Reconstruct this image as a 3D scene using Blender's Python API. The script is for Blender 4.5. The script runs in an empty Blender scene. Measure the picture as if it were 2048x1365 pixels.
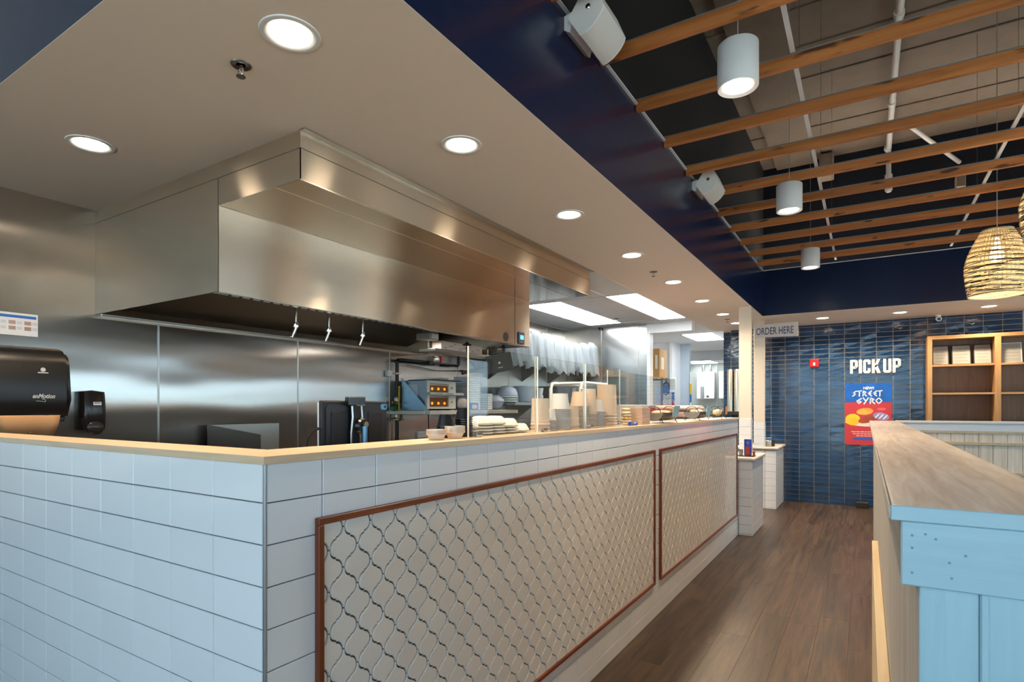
import bpy, bmesh, math, random
from mathutils import Vector, Matrix
random.seed(7)
R = math.radians
sc = bpy.context.scene
COL = sc.collection

# ------------------------------------------------------------------ camera, world, daylight, exposure
PSI = math.atan(708.5 / 1136.8)
cam_data = bpy.data.cameras.new('camera')
cam_data.sensor_width = 36.0
cam_data.lens = 1136.8 / 2048 * 36
cam_data.shift_y = (815 - 682.5) / 2048
cam_data.clip_start = 0.02
cam = bpy.data.objects.new('camera', cam_data)
cam.location = (0, 0, 1.457)
cam.rotation_euler = (R(90), 0, PSI)
COL.objects.link(cam)
sc.camera = cam

world = bpy.data.worlds.new('sky')
sc.world = world
world.use_nodes = True
wb = world.node_tree.nodes['Background']
wb.inputs['Color'].default_value = (0.68, 0.84, 1.0, 1)
wb.inputs['Strength'].default_value = 3.0
sc.view_settings.view_transform = 'Standard'
sc.view_settings.look = 'None'
sc.view_settings.exposure = 0.62
sc.view_settings.gamma = 1.0
sc.view_settings.use_curve_mapping = False
try:
    sc.cycles.max_bounces = 8
    sc.cycles.transparent_max_bounces = 16
    sc.cycles.sample_clamp_indirect = 4.0
    sc.cycles.caustics_reflective = False
    sc.cycles.caustics_refractive = False
    sc.cycles.use_denoising = True
except Exception:
    pass

FRONT_Y, RIGHT_X = -3.0, 3.6
sun_data = bpy.data.lights.new('sun', 'SUN')          # sun stands behind the building and lights the paving outside
sun_data.energy = 22.0
sun_data.color = (1.0, .95, .88)
sun_data.angle = R(1)
sun = bpy.data.objects.new('sun', sun_data)
sun.rotation_euler = (R(-32), R(-30), 0)
COL.objects.link(sun)


def portal(name, loc, rot, sx, sy):
    l = bpy.data.lights.new(name, 'AREA')
    l.shape = 'RECTANGLE'
    l.size, l.size_y = sx, sy
    l.cycles.is_portal = True
    o = bpy.data.objects.new(name, l)
    o.location, o.rotation_euler = loc, rot
    o['kind'] = 'helper'
    COL.objects.link(o)


WIN_FRONT = [(-3.9, -1.5), (-1.3, 1.1), (1.3, 3.4)]
WIN_RIGHT = [(-2.6, 0.2), (0.5, 3.3), (3.6, 6.4), (6.7, 9.3)]
for a, b in WIN_FRONT:
    portal('window_daylight', ((a + b) / 2, FRONT_Y - 0.12, 1.7), (R(90), 0, R(180)), b - a, 3.0)
for a, b in WIN_RIGHT:
    portal('window_daylight', (RIGHT_X + 0.12, (a + b) / 2, 1.6), (R(90), 0, R(90)), b - a, 1.6)


# ------------------------------------------------------------------ materials
def lin(h):
    h = h.lstrip('#')
    v = [int(h[i:i + 2], 16) / 255 for i in (0, 2, 4)]
    return tuple(((c / 12.92) if c <= 0.04045 else ((c + 0.055) / 1.055) ** 2.4) for c in v) + (1,)


MATS = {}


def mat(name, col='808080', rough=0.5, metal=0.0, var=0.0, bump=0.0, bscale=40.0, emit=None, estr=0.0,
        grain=None, gcol=None, spec=0.5, rand=0.0, aniso=0.0, coat=0.0, gscale=8.0, glo=0.35, ghi=0.7, sub=0.0):
    """grain: axis index the wood fibre runs along; gcol: darker fibre colour; rand: value change per object."""
    if name in MATS:
        return MATS[name]
    m = bpy.data.materials.new(name)
    m.use_nodes = True
    nt = m.node_tree
    N, L = nt.nodes, nt.links
    p = N['Principled BSDF']
    c = lin(col) if isinstance(col, str) else col
    p.inputs['Base Color'].default_value = c
    p.inputs['Roughness'].default_value = rough
    p.inputs['Metallic'].default_value = metal
    p.inputs['Specular IOR Level'].default_value = spec
    p.inputs['Coat Weight'].default_value = coat
    p.inputs['Coat Roughness'].default_value = 0.08
    if sub:
        p.inputs['Subsurface Weight'].default_value = sub
        p.inputs['Subsurface Radius'].default_value = (0.02, 0.02, 0.02)
    tc = N.new('ShaderNodeTexCoord')
    out = None
    if grain is not None:
        mp = N.new('ShaderNodeMapping')
        s = [gscale * 6] * 3
        s[grain] = gscale * 0.35
        mp.inputs['Scale'].default_value = s
        L.new(tc.outputs['Object'], mp.inputs['Vector'])
        oi = N.new('ShaderNodeObjectInfo')
        va = N.new('ShaderNodeVectorMath')
        va.operation = 'ADD'
        mulr = N.new('ShaderNodeMath')
        mulr.operation = 'MULTIPLY'
        mulr.inputs[1].default_value = 37.0
        L.new(oi.outputs['Random'], mulr.inputs[0])
        L.new(mp.outputs['Vector'], va.inputs[0])
        L.new(mulr.outputs[0], va.inputs[1])
        nz = N.new('ShaderNodeTexNoise')
        nz.inputs['Scale'].default_value = 1.0
        nz.inputs['Detail'].default_value = 6
        nz.inputs['Roughness'].default_value = 0.62
        nz.inputs['Distortion'].default_value = 0.6
        L.new(va.outputs[0], nz.inputs['Vector'])
        rp = N.new('ShaderNodeValToRGB')
        rp.color_ramp.elements[0].position = glo
        rp.color_ramp.elements[1].position = ghi
        rp.color_ramp.elements[0].color = lin(gcol)
        rp.color_ramp.elements[1].color = c
        L.new(nz.outputs['Fac'], rp.inputs['Fac'])
        out = rp.outputs['Color']
    elif var > 0:
        nz = N.new('ShaderNodeTexNoise')
        nz.inputs['Scale'].default_value = 6.0
        nz.inputs['Detail'].default_value = 4
        L.new(tc.outputs['Object'], nz.inputs['Vector'])
        hs = N.new('ShaderNodeHueSaturation')
        mr = N.new('ShaderNodeMapRange')
        mr.inputs['From Min'].default_value = 0.3
        mr.inputs['From Max'].default_value = 0.7
        mr.inputs['To Min'].default_value = 1 - var
        mr.inputs['To Max'].default_value = 1 + var
        L.new(nz.outputs['Fac'], mr.inputs['Value'])
        L.new(mr.outputs['Result'], hs.inputs['Value'])
        hs.inputs['Color'].default_value = c
        out = hs.outputs['Color']
    if rand > 0:
        oi2 = N.new('ShaderNodeObjectInfo')
        hs2 = N.new('ShaderNodeHueSaturation')
        mr2 = N.new('ShaderNodeMapRange')
        mr2.inputs['To Min'].default_value = 1 - rand
        mr2.inputs['To Max'].default_value = 1 + rand
        L.new(oi2.outputs['Random'], mr2.inputs['Value'])
        L.new(mr2.outputs['Result'], hs2.inputs['Value'])
        if out:
            L.new(out, hs2.inputs['Color'])
        else:
            hs2.inputs['Color'].default_value = c
        out = hs2.outputs['Color']
    if out:
        L.new(out, p.inputs['Base Color'])
    if bump > 0:
        nb = N.new('ShaderNodeTexNoise')
        nb.inputs['Scale'].default_value = bscale
        nb.inputs['Detail'].default_value = 3
        L.new(tc.outputs['Object'], nb.inputs['Vector'])
        b = N.new('ShaderNodeBump')
        b.inputs['Strength'].default_value = bump
        b.inputs['Distance'].default_value = 0.01
        L.new(nb.outputs['Fac'], b.inputs['Height'])
        L.new(b.outputs['Normal'], p.inputs['Normal'])
    if aniso:
        p.inputs['Anisotropic'].default_value = aniso
        tg = N.new('ShaderNodeTangent')
        tg.direction_type = 'RADIAL'
        tg.axis = 'Z'
        L.new(tg.outputs['Tangent'], p.inputs['Tangent'])
    if emit:
        p.inputs['Emission Color'].default_value = lin(emit) if isinstance(emit, str) else emit
        p.inputs['Emission Strength'].default_value = estr
    MATS[name] = m
    return m


def glass_mat(name, tint='f4faf8', rough=0.0, ior=1.45, body=0.0, bcol='ffffff'):
    if name in MATS:
        return MATS[name]
    m = bpy.data.materials.new(name)
    m.use_nodes = True
    nt = m.node_tree
    N, L = nt.nodes, nt.links
    N.remove(N['Principled BSDF'])
    lw = N.new('ShaderNodeLayerWeight')
    lw.inputs['Blend'].default_value = 0.5
    pw_ = N.new('ShaderNodeMath')
    pw_.operation = 'POWER'
    pw_.inputs[1].default_value = 5.0
    L.new(lw.outputs['Facing'], pw_.inputs[0])
    fr = N.new('ShaderNodeMath')
    fr.operation = 'MULTIPLY_ADD'
    f0 = ((ior - 1) / (ior + 1)) ** 2
    fr.inputs[1].default_value = 1 - f0
    fr.inputs[2].default_value = f0
    L.new(pw_.outputs[0], fr.inputs[0])
    tr = N.new('ShaderNodeBsdfTransparent')
    tr.inputs['Color'].default_value = lin(tint)
    gl = N.new('ShaderNodeBsdfGlossy')
    gl.inputs['Roughness'].default_value = rough
    mx = N.new('ShaderNodeMixShader')
    L.new(fr.outputs[0], mx.inputs[0])
    L.new(tr.outputs[0], mx.inputs[1])
    L.new(gl.outputs[0], mx.inputs[2])
    last = mx
    if body > 0:
        df = N.new('ShaderNodeBsdfDiffuse')
        df.inputs['Color'].default_value = lin(bcol)
        tl = N.new('ShaderNodeBsdfTranslucent')
        tl.inputs['Color'].default_value = lin(bcol)
        ad = N.new('ShaderNodeMixShader')
        ad.inputs[0].default_value = 0.5
        L.new(df.outputs[0], ad.inputs[1])
        L.new(tl.outputs[0], ad.inputs[2])
        m2 = N.new('ShaderNodeMixShader')
        m2.inputs[0].default_value = body
        L.new(mx.outputs[0], m2.inputs[1])
        L.new(ad.outputs[0], m2.inputs[2])
        last = m2
    L.new(last.outputs[0], N['Material Output'].inputs['Surface'])
    MATS[name] = m
    return m


def steel_mat(name, col='b9b2a6', rough=0.24, wav=0.05, wscale=1.6, aniso=0.55, stretch=(1, 1, 1), smudge=0.0, rot=0.0):
    """brushed stainless sheet, softly wavy, with faint smudges in the polish"""
    m = mat(name, col, rough, 1.0, aniso=aniso)
    nt = m.node_tree
    N, L = nt.nodes, nt.links
    p = N['Principled BSDF']
    p.inputs['Anisotropic Rotation'].default_value = rot
    tc = N.new('ShaderNodeTexCoord')
    mp = N.new('ShaderNodeMapping')
    mp.inputs['Scale'].default_value = stretch
    L.new(tc.outputs['Object'], mp.inputs['Vector'])
    nz = N.new('ShaderNodeTexNoise')
    nz.inputs['Scale'].default_value = wscale
    nz.inputs['Detail'].default_value = 1.5
    L.new(mp.outputs['Vector'], nz.inputs['Vector'])
    b = N.new('ShaderNodeBump')
    b.inputs['Strength'].default_value = 1.0
    b.inputs['Distance'].default_value = wav
    L.new(nz.outputs['Fac'], b.inputs['Height'])
    L.new(b.outputs['Normal'], p.inputs['Normal'])
    return m


# ------------------------------------------------------------------ mesh helpers
class MB:
    def __init__(self):
        self.bm = bmesh.new()

    def box(self, x0, x1, y0, y1, z0, z1, bev=0.0, seg=1):
        vs = [self.bm.verts.new(v) for v in
              [(x0, y0, z0), (x1, y0, z0), (x1, y1, z0), (x0, y1, z0), (x0, y0, z1), (x1, y0, z1), (x1, y1, z1), (x0, y1, z1)]]
        fs = [self.bm.faces.new([vs[i] for i in f]) for f in
              [(0, 3, 2, 1), (4, 5, 6, 7), (0, 1, 5, 4), (1, 2, 6, 5), (2, 3, 7, 6), (3, 0, 4, 7)]]
        if bev:
            es = list({e for f in fs for e in f.edges})
            bmesh.ops.bevel(self.bm, geom=es, offset=bev, segments=seg, affect='EDGES', profile=0.5)
        return self

    def prism(self, pts, axis, a, b):
        """polygon in the two other axes, extruded along axis from a to b"""
        def mk(p, t):
            if axis == 0:
                return (t, p[0], p[1])
            if axis == 1:
                return (p[0], t, p[1])
            return (p[0], p[1], t)
        v0 = [self.bm.verts.new(mk(p, a)) for p in pts]
        v1 = [self.bm.verts.new(mk(p, b)) for p in pts]
        n = len(pts)
        fs = [self.bm.faces.new(v0), self.bm.faces.new(v1)]
        for i in range(n):
            fs.append(self.bm.faces.new((v0[i], v0[(i + 1) % n], v1[(i + 1) % n], v1[i])))
        return self

    def lathe(self, prof, cx=0, cy=0, n=24, axis=2, o=0.0, close=True):
        """prof: list of (radius, height)"""
        rings = []
        for r, h in prof:
            ring = []
            for i in range(n):
                a = 2 * math.pi * i / n
                if axis == 2:
                    co = (cx + r * math.cos(a), cy + r * math.sin(a), o + h)
                elif axis == 1:
                    co = (cx + r * math.cos(a), o + h, cy + r * math.sin(a))
                else:
                    co = (o + h, cx + r * math.cos(a), cy + r * math.sin(a))
                ring.append(self.bm.verts.new(co))
            rings.append(ring)
        for k in range(len(rings) - 1):
            for i in range(n):
                self.bm.faces.new((rings[k][i], rings[k][(i + 1) % n], rings[k + 1][(i + 1) % n], rings[k + 1][i]))
        if close:
            if prof[0][0] > 1e-5:
                self.bm.faces.new(list(reversed(rings[0])))
            if prof[-1][0] > 1e-5:
                self.bm.faces.new(rings[-1])
        return self

    def tube(self, pts, r, n=8, cap=True):
        pts = [Vector(p) for p in pts]
        rings = []
        up = Vector((0, 0, 1))
        for i, p in enumerate(pts):
            d = (pts[min(i + 1, len(pts) - 1)] - pts[max(i - 1, 0)])
            if d.length < 1e-9:
                d = Vector((0, 0, 1))
            d.normalize()
            u = d.cross(up)
            if u.length < 0.05:
                u = d.cross(Vector((1, 0, 0)))
            u.normalize()
            w = d.cross(u)
            rings.append([self.bm.verts.new(p + r * (math.cos(2 * math.pi * k / n) * u + math.sin(2 * math.pi * k / n) * w)) for k in range(n)])
        for a, b in zip(rings, rings[1:]):
            for k in range(n):
                self.bm.faces.new((a[k], a[(k + 1) % n], b[(k + 1) % n], b[k]))
        if cap:
            self.bm.faces.new(rings[0])
            self.bm.faces.new(rings[-1])
        return self

    def grid(self, fn, nu, nv, closeu=False):
        vs = [[self.bm.verts.new(fn(i / (nu if closeu else nu - 1), j / (nv - 1))) for i in range(nu)] for j in range(nv)]
        for j in range(nv - 1):
            for i in range(nu if closeu else nu - 1):
                self.bm.faces.new((vs[j][i], vs[j][(i + 1) % nu], vs[j + 1][(i + 1) % nu], vs[j + 1][i]))
        return vs

    def mesh(self, name, smooth=None):
        bmesh.ops.recalc_face_normals(self.bm, faces=self.bm.faces)
        me = bpy.data.meshes.new(name)
        self.bm.to_mesh(me)
        self.bm.free()
        if smooth:
            me.polygons.foreach_set('use_smooth', [True] * len(me.polygons))
            try:
                me.set_sharp_from_angle(angle=R(smooth))
            except Exception:
                pass
        return me

    def build(self, name, m, parent=None, smooth=None, solid=0.0):
        me = self.mesh(name, smooth)
        o = link(name, me, m, parent)
        if solid:
            md = o.modifiers.new('thickness', 'SOLIDIFY')
            md.thickness = solid
        return o


def link(name, me, m, parent=None, loc=None):
    o = bpy.data.objects.new(name, me)
    if m is not None and not me.materials:
        me.materials.append(m)
    COL.objects.link(o)
    if parent is not None:
        o.parent = parent
        base = parent
        off = Vector((0, 0, 0))
        while base is not None:
            off += Vector(base.location)
            base = base.parent
        o.location = (Vector(loc) if loc is not None else Vector((0, 0, 0))) - off
    elif loc is not None:
        o.location = loc
    return o


def tag(o, label, cat, group=None):
    o['label'] = label
    o['category'] = cat
    if group:
        o['group'] = group
    return o


def struct(o, label=None):
    o['kind'] = 'structure'
    if label:
        o['label'] = label
    return o


def thing(name, label, cat, loc=(0, 0, 0), group=None):
    o = bpy.data.objects.new(name, None)
    o.empty_display_size = 0.05
    COL.objects.link(o)
    o.location = loc
    return tag(o, label, cat, group)


def copy_tree(root, delta=(0, 0, 0), label=None, rotz=None):
    c = root.copy()
    COL.objects.link(c)
    c.location = Vector(root.location) + Vector(delta)
    if rotz is not None:
        c.rotation_euler[2] = rotz
    if label:
        c['label'] = label
    for ch in root.children:
        k = ch.copy()
        COL.objects.link(k)
        k.parent = c
        for g in ch.children:
            q = g.copy()
            COL.objects.link(q)
            q.parent = k
    return c


def text_obj(name, s, size, loc, rot, m, parent, extrude=0.002, sx=1.0, offset=0.0, align='LEFT', shear=0.0):
    cu = bpy.data.curves.new(name, 'FONT')
    cu.body = s
    cu.size = size
    cu.extrude = extrude
    cu.offset = offset
    cu.align_x = align
    cu.shear = shear
    cu.resolution_u = 3
    t = bpy.data.objects.new(name + '_src', cu)
    COL.objects.link(t)
    dg = bpy.context.evaluated_depsgraph_get()
    me = bpy.data.meshes.new_from_object(t.evaluated_get(dg))
    bpy.data.objects.remove(t)
    bpy.data.curves.remove(cu)
    me.transform(Matrix.Translation(Vector(loc)) @ Matrix.Rotation(rot[2], 4, 'Z') @ Matrix.Rotation(rot[0], 4, 'X') @ Matrix.Diagonal((sx, 1, 1, 1)))
    me.materials.clear()
    return link(name, me, m, parent)


FAR_ROT = (R(90), 0, 0)
WALL_ROT = (R(90), 0, R(90))
ORD = ['nearest', 'second', 'third', 'fourth', 'fifth', 'sixth', 'seventh', 'eighth', 'ninth', 'tenth', 'eleventh', 'twelfth']

# ------------------------------------------------------------------ palette
M_DRY = mat('soffit_paint', 'f2e0cf', 0.6)
M_NAVY = mat('navy_paint', '0d1d3e', 0.22, bump=0.03, bscale=220)
M_BLACK = mat('black_wall_paint', '15161a', 0.8)
M_ROOF = mat('roof_deck', '75695c', 0.7, var=0.08)
M_TILE = mat('white_tile_glaze', 'dddfe2', 0.10, rand=0.02, spec=0.5)
M_LANT = mat('lantern_tile_glaze', 'd9d5cf', 0.08, rand=0.03)
M_GROUT = mat('grey_grout', '464a4d', 0.9)
M_GROUT_D = mat('dark_grout', '8d8a84', 0.9)
M_LEDGE = mat('pale_maple', 'ddc3a4', 0.35, grain=1, gcol='c9aa88', gscale=5)
M_LEDGE_X = mat('pale_maple_cross', 'ddc3a4', 0.35, grain=0, gcol='c9aa88', gscale=5)
M_FRAME = mat('mahogany_frame', '8a4424', 0.35, grain=1, gcol='5e2a14', gscale=6)
M_FRAME_V = mat('mahogany_frame_upright', '7c3c20', 0.35, grain=2, gcol='5e2a14', gscale=6)
M_FLOOR = mat('brown_plank', '56412e', 0.36, grain=1, gcol='1d150e', gscale=5.5, rand=0.22, bump=0.05, bscale=60, glo=0.3, ghi=0.72)
M_FLOORB = mat('plank_underlay', '2c2119', 0.8)
M_SLAT = mat('fir_slat', 'c98246', 0.5, grain=0, gcol='9c5a29', gscale=3.0, rand=0.08)
M_WHITE = mat('white_metal', 'e8e8ea', 0.35)
M_WPLAST = mat('white_plastic', 'ecebe8', 0.4)
M_GREYP = mat('grey_plastic', '8f9296', 0.5)
M_DARK = mat('black_plastic', '161616', 0.28)
M_DARKM = mat('black_matte', '1a1a1b', 0.6)
M_BTILE = mat('blue_tile_glaze', '143558', 0.06, var=0.35, rand=0.32, bump=0.30, bscale=18, coat=0.3)
M_GROUT_W = mat('pale_grout', 'c4b9aa', 0.9)
M_STEELW = steel_mat('stainless_wall', 'bcb4ab', 0.22, wav=0.03, wscale=1.0, aniso=1.0, stretch=(1, 0.5, 1.6), smudge=0.03)
M_STEELH = steel_mat('stainless_hood', 'cbbdab', 0.25, wav=0.008, wscale=1.3, aniso=1.0, stretch=(1, 1, 0.35), smudge=0.0, rot=0.25)
M_STEEL = mat('stainless_plain', 'b9b5ae', 0.28, 1.0)
M_STEELK = steel_mat('stainless_kitchen', 'd2d4d3', 0.22, wav=0.03, wscale=1.0, aniso=0.4, stretch=(1, 1, 1.6), smudge=0.05)
M_CHROME = mat('chrome', 'd8d8d8', 0.08, 1.0)
M_GREYBOARD = mat('weathered_grey_board', 'b0aaa2', 0.55, grain=2, gcol='8a8580', gscale=7, glo=0.3, ghi=0.65, rand=0.05)
M_CAP = mat('worn_maple_cap', 'efe3d8', 0.30, grain=1, gcol='cbb6a5', gscale=9, glo=0.3, ghi=0.7)
M_BLUEPAINT = mat('light_blue_paint', '9fc0cc', 0.42, grain=0, gcol='93b3c0', gscale=5, bump=0.08, bscale=30)
M_BLUEPAINT_V = mat('light_blue_paint_upright', '9fc0cc', 0.42, grain=2, gcol='93b3c0', gscale=5, bump=0.08, bscale=30)
M_WHITEBOARD = mat('whitewashed_board', 'eadfd0', 0.5, grain=2, gcol='d0bda8', gscale=5, rand=0.05)
M_PALEWOOD = mat('pale_pine', 'cbb898', 0.45, grain=1, gcol='bba581', gscale=5)
M_SHELF = mat('oak_shelf', 'b98e5e', 0.45, grain=2, gcol='a0774a', gscale=5)
M_SHELFB = mat('shelf_back', '8a7260', 0.6, grain=2, gcol='766250', gscale=5)
M_STONE = mat('greige_stone', 'cfc3b4', 0.3, var=0.06)
M_CEILT = mat('ceiling_tile', 'e9ebec', 0.7)
M_GREYWALL = mat('pale_grey_wall', 'dadde0', 0.5)
M_PAPER = mat('paper', 'eae6e0', 0.7)
M_GLASS = glass_mat('clear_glass', 'fafcfa')
M_WINDOW = glass_mat('window_glass', 'eef6f8')
M_CUPCLEAR = glass_mat('clear_plastic', 'f2f0ea', 0.1, 1.5, 0.10)
M_BAG = glass_mat('plastic_film', 'ffffff', 0.25, 1.3, 0.72, 'cdd3d6')
M_RED = mat('red_plastic', 'c3161c', 0.35)
M_YEL = mat('yellow_handle', 'e0b412', 0.4)
M_CARD = mat('cardboard', 'c99a5c', 0.7, var=0.04)
M_FOAM = mat('white_foam', 'edeae6', 0.55, sub=0.0)
M_TANCUP = mat('cream_paper_cup', 'e6c9b2', 0.5)
M_LINE = mat('navy_line', '2b3f63', 0.6)
M_CABLE = mat('black_cable', '0d0d0e', 0.5)
M_LENS = mat('lamp_lens', 'ffffff', 0.4, emit=(1.0, 0.84, 0.64, 1), estr=10.0)
M_PANEL = mat('light_panel', 'ffffff', 0.5, emit=(0.93, 0.98, 1.0, 1), estr=8.0)

def add_knots(m, scale=2.6, thr=.70, col='5a2f14'):
    nt = m.node_tree
    N, L = nt.nodes, nt.links
    p = N['Principled BSDF']
    src = p.inputs['Base Color'].links[0].from_socket
    tc = N.new('ShaderNodeTexCoord')
    oi = N.new('ShaderNodeObjectInfo')
    ad = N.new('ShaderNodeVectorMath')
    ad.operation = 'ADD'
    ml = N.new('ShaderNodeMath')
    ml.operation = 'MULTIPLY'
    ml.inputs[1].default_value = 91.0
    L.new(oi.outputs['Random'], ml.inputs[0])
    L.new(tc.outputs['Object'], ad.inputs[0])
    L.new(ml.outputs[0], ad.inputs[1])
    mp = N.new('ShaderNodeMapping')
    mp.inputs['Scale'].default_value = (scale, scale * 4, scale * 4)
    L.new(ad.outputs[0], mp.inputs['Vector'])
    nz = N.new('ShaderNodeTexNoise')
    nz.inputs['Scale'].default_value = 1.6
    nz.inputs['Detail'].default_value = 2.0
    L.new(mp.outputs[0], nz.inputs['Vector'])
    rp = N.new('ShaderNodeValToRGB')
    rp.color_ramp.elements[0].position = thr - .06
    rp.color_ramp.elements[1].position = thr
    L.new(nz.outputs['Fac'], rp.inputs['Fac'])
    mx = N.new('ShaderNodeMixRGB')
    L.new(rp.outputs['Color'], mx.inputs[0])
    L.new(src, mx.inputs[1])
    mx.inputs[2].default_value = lin(col)
    L.new(mx.outputs[0], p.inputs['Base Color'])


add_knots(M_SLAT)
ZC = 2.71          # soffit ceiling height
CX = -1.24         # customer face of the counter
CY = 0.855         # near face of the counter
WX = -4.17         # stainless back wall
FY = 9.77          # blue tiled far wall
SX = -1.21         # navy soffit face along the aisle
SY = 0.82          # navy soffit face at the near side
SFY = 8.45         # navy soffit face at the far end

# ------------------------------------------------------------------ floor
floor = struct(MB().box(WX - 0.1, RIGHT_X + 0.1, FRONT_Y - 0.1, 18.0, -0.12, -0.006).build('floor', M_FLOORB), 'dark brown wood plank floor')


def plank_mesh(x0, x1, y0, y1):
    return MB().box(x0, x1, y0, y1, -0.006, 0.0, bev=0.0005)


PW, PL = 0.178, 1.22
rest = MB()
n_cols = int((RIGHT_X - WX) / PW) + 2
for i in range(n_cols):
    x0 = CX - 0.10 + (i - 20) * PW
    if x0 > RIGHT_X or x0 + PW < WX:
        continue
    off = random.random() * PL
    y = FRONT_Y - off
    while y < 10.2:
        a, b = max(y, FRONT_Y), min(y + PL, FY + 0.3)
        near = -1.45 < x0 < 0.10 and b > 0.8 and a < FY
        if b - a > 0.03:
            if near:
                plank_mesh(x0 + 0.0003, x0 + PW - 0.0003, a + 0.0003, b - 0.0003).build('floor_plank', M_FLOOR, floor)
            else:
                rest.box(x0 + 0.0006, x0 + PW - 0.0006, a + 0.0006, b - 0.0006, -0.006, 0.0)
        y += PL
o = rest.build('floor_plank_field', M_FLOOR, floor)
o['kind'] = 'stuff'

# ------------------------------------------------------------------ shell
ground = struct(MB().box(-30, 30, -30, 40, -0.6, -0.5).build('ground', mat('outdoor_paving', 'b4b2ac', 0.9)), 'grey outdoor paving outside the windows')
wall_k = struct(MB().box(WX - 0.15, WX - 0.004, FRONT_Y, 8.5, 0, 5.0).build('wall_kitchen', M_GREYWALL), 'stainless clad kitchen back wall')
seams = [FRONT_Y, -1.4, -0.2, 0.95, 2.05, 3.19, 4.31, 5.45, 6.6, 7.7, 8.35]
for a, b in zip(seams, seams[1:]):
    MB().box(WX - 0.004, WX, a + 0.001, b - 0.001, 0, ZC).build('steel_panel', M_STEELW, wall_k)
    MB().box(WX, WX + 0.004, b - 0.006, b + 0.006, 0, ZC if b < 1.6 or b > 4.9 else 2.03).build('seam_strip', M_STEEL, wall_k)
wall_e = struct(MB().box(WX, -2.80, 8.36, 8.48, 0, ZC).build('wall_end', M_GREYWALL), 'stainless clad kitchen end wall beside the opening')
for a, b in ((WX, -3.55), (-3.55, -2.94), (-2.94, -2.80)):
    MB().box(a + 0.001, b - 0.001, 8.35, 8.36, 0, ZC).build('steel_panel', M_STEELK, wall_e)
    MB().box(b - 0.006, b + 0.006, 8.343, 8.35, 0, ZC).build('seam_strip', M_STEEL, wall_e)
struct(MB().box(-2.80, -2.135, 8.33, 8.48, 2.566, ZC).build('wall_header', M_WHITE), 'white header over the opening to the back room')
struct(MB().box(-2.80, -2.755, 8.33, 8.48, 0, 2.566).build('trim_1', M_WHITE), 'white door jamb at the back room opening')

# back room behind the kitchen
br = MB()
br.box(-3.8, -3.2, 10.9, 11.0, 0, ZC)
br.build('wall_backroom', M_GREYWALL)
struct(bpy.data.objects['wall_backroom'], 'pale grey wall of the back room')
struct(MB().box(-3.2, -3.15, 10.85, 11.4, 0, ZC).build('trim_2', M_WHITE), 'white corner trim in the back room')
struct(MB().box(-3.3, -2.97, 11.4, 11.5, 0, ZC).build('wall_passage', mat('pale_blue_wall', 'b9c6d2', 0.4)), 'pale blue passage wall in the back room')
struct(MB().box(-3.5, -1.7, 13.0, 13.15, 2.50, ZC).build('wall_bulkhead', M_GREYWALL), 'pale bulkhead at the end of the passage')
struct(MB().box(-4.8, -1.7, 16.9, 17.0, 0, ZC).build('wall_rear', mat('rear_wall', 'aab0ab', 0.6)), 'grey rear wall of the back room')
struct(MB().box(-1.99, -1.90, FY + 0.12, 17.0, 0, ZC).build('wall_side', M_GREYWALL), 'pale side wall of the back room')
struct(MB().box(-4.8, -4.7, 8.48, 17.0, 0, ZC).build('wall_rear_left', M_GREYWALL), 'pale left wall of the back room')
struct(MB().box(-4.8, -1.9, 8.48, 17.0, ZC + .003, ZC + 0.1).build('ceiling_backroom', M_CEILT), 'white ceiling of the back room')
for i, (x0, x1, y0, y1) in enumerate([(-2.70, -2.19, 9.88, 10.95), (-4.2, -3.55, 15.3, 16.7)]):
    t = thing('ceiling_panel_light', ['bright square light panel in the back room ceiling near the blue tiles', 'small bright light panel deep in the back room'][i], 'ceiling light', (x0, y0, ZC))
    MB().box(x0, x1, y0, y1, ZC - 0.006, ZC - 0.002).build('diffuser', M_PANEL, t)
    MB().box(x0 - .02, x1 + .02, y0 - .02, y0, ZC - 0.008, ZC).box(x0 - .02, x1 + .02, y1, y1 + .02, ZC - 0.008, ZC).box(x0 - .02, x0, y0, y1, ZC - 0.008, ZC).box(x1, x1 + .02, y0, y1, ZC - 0.008, ZC).build('frame', M_WHITE, t)

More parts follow.
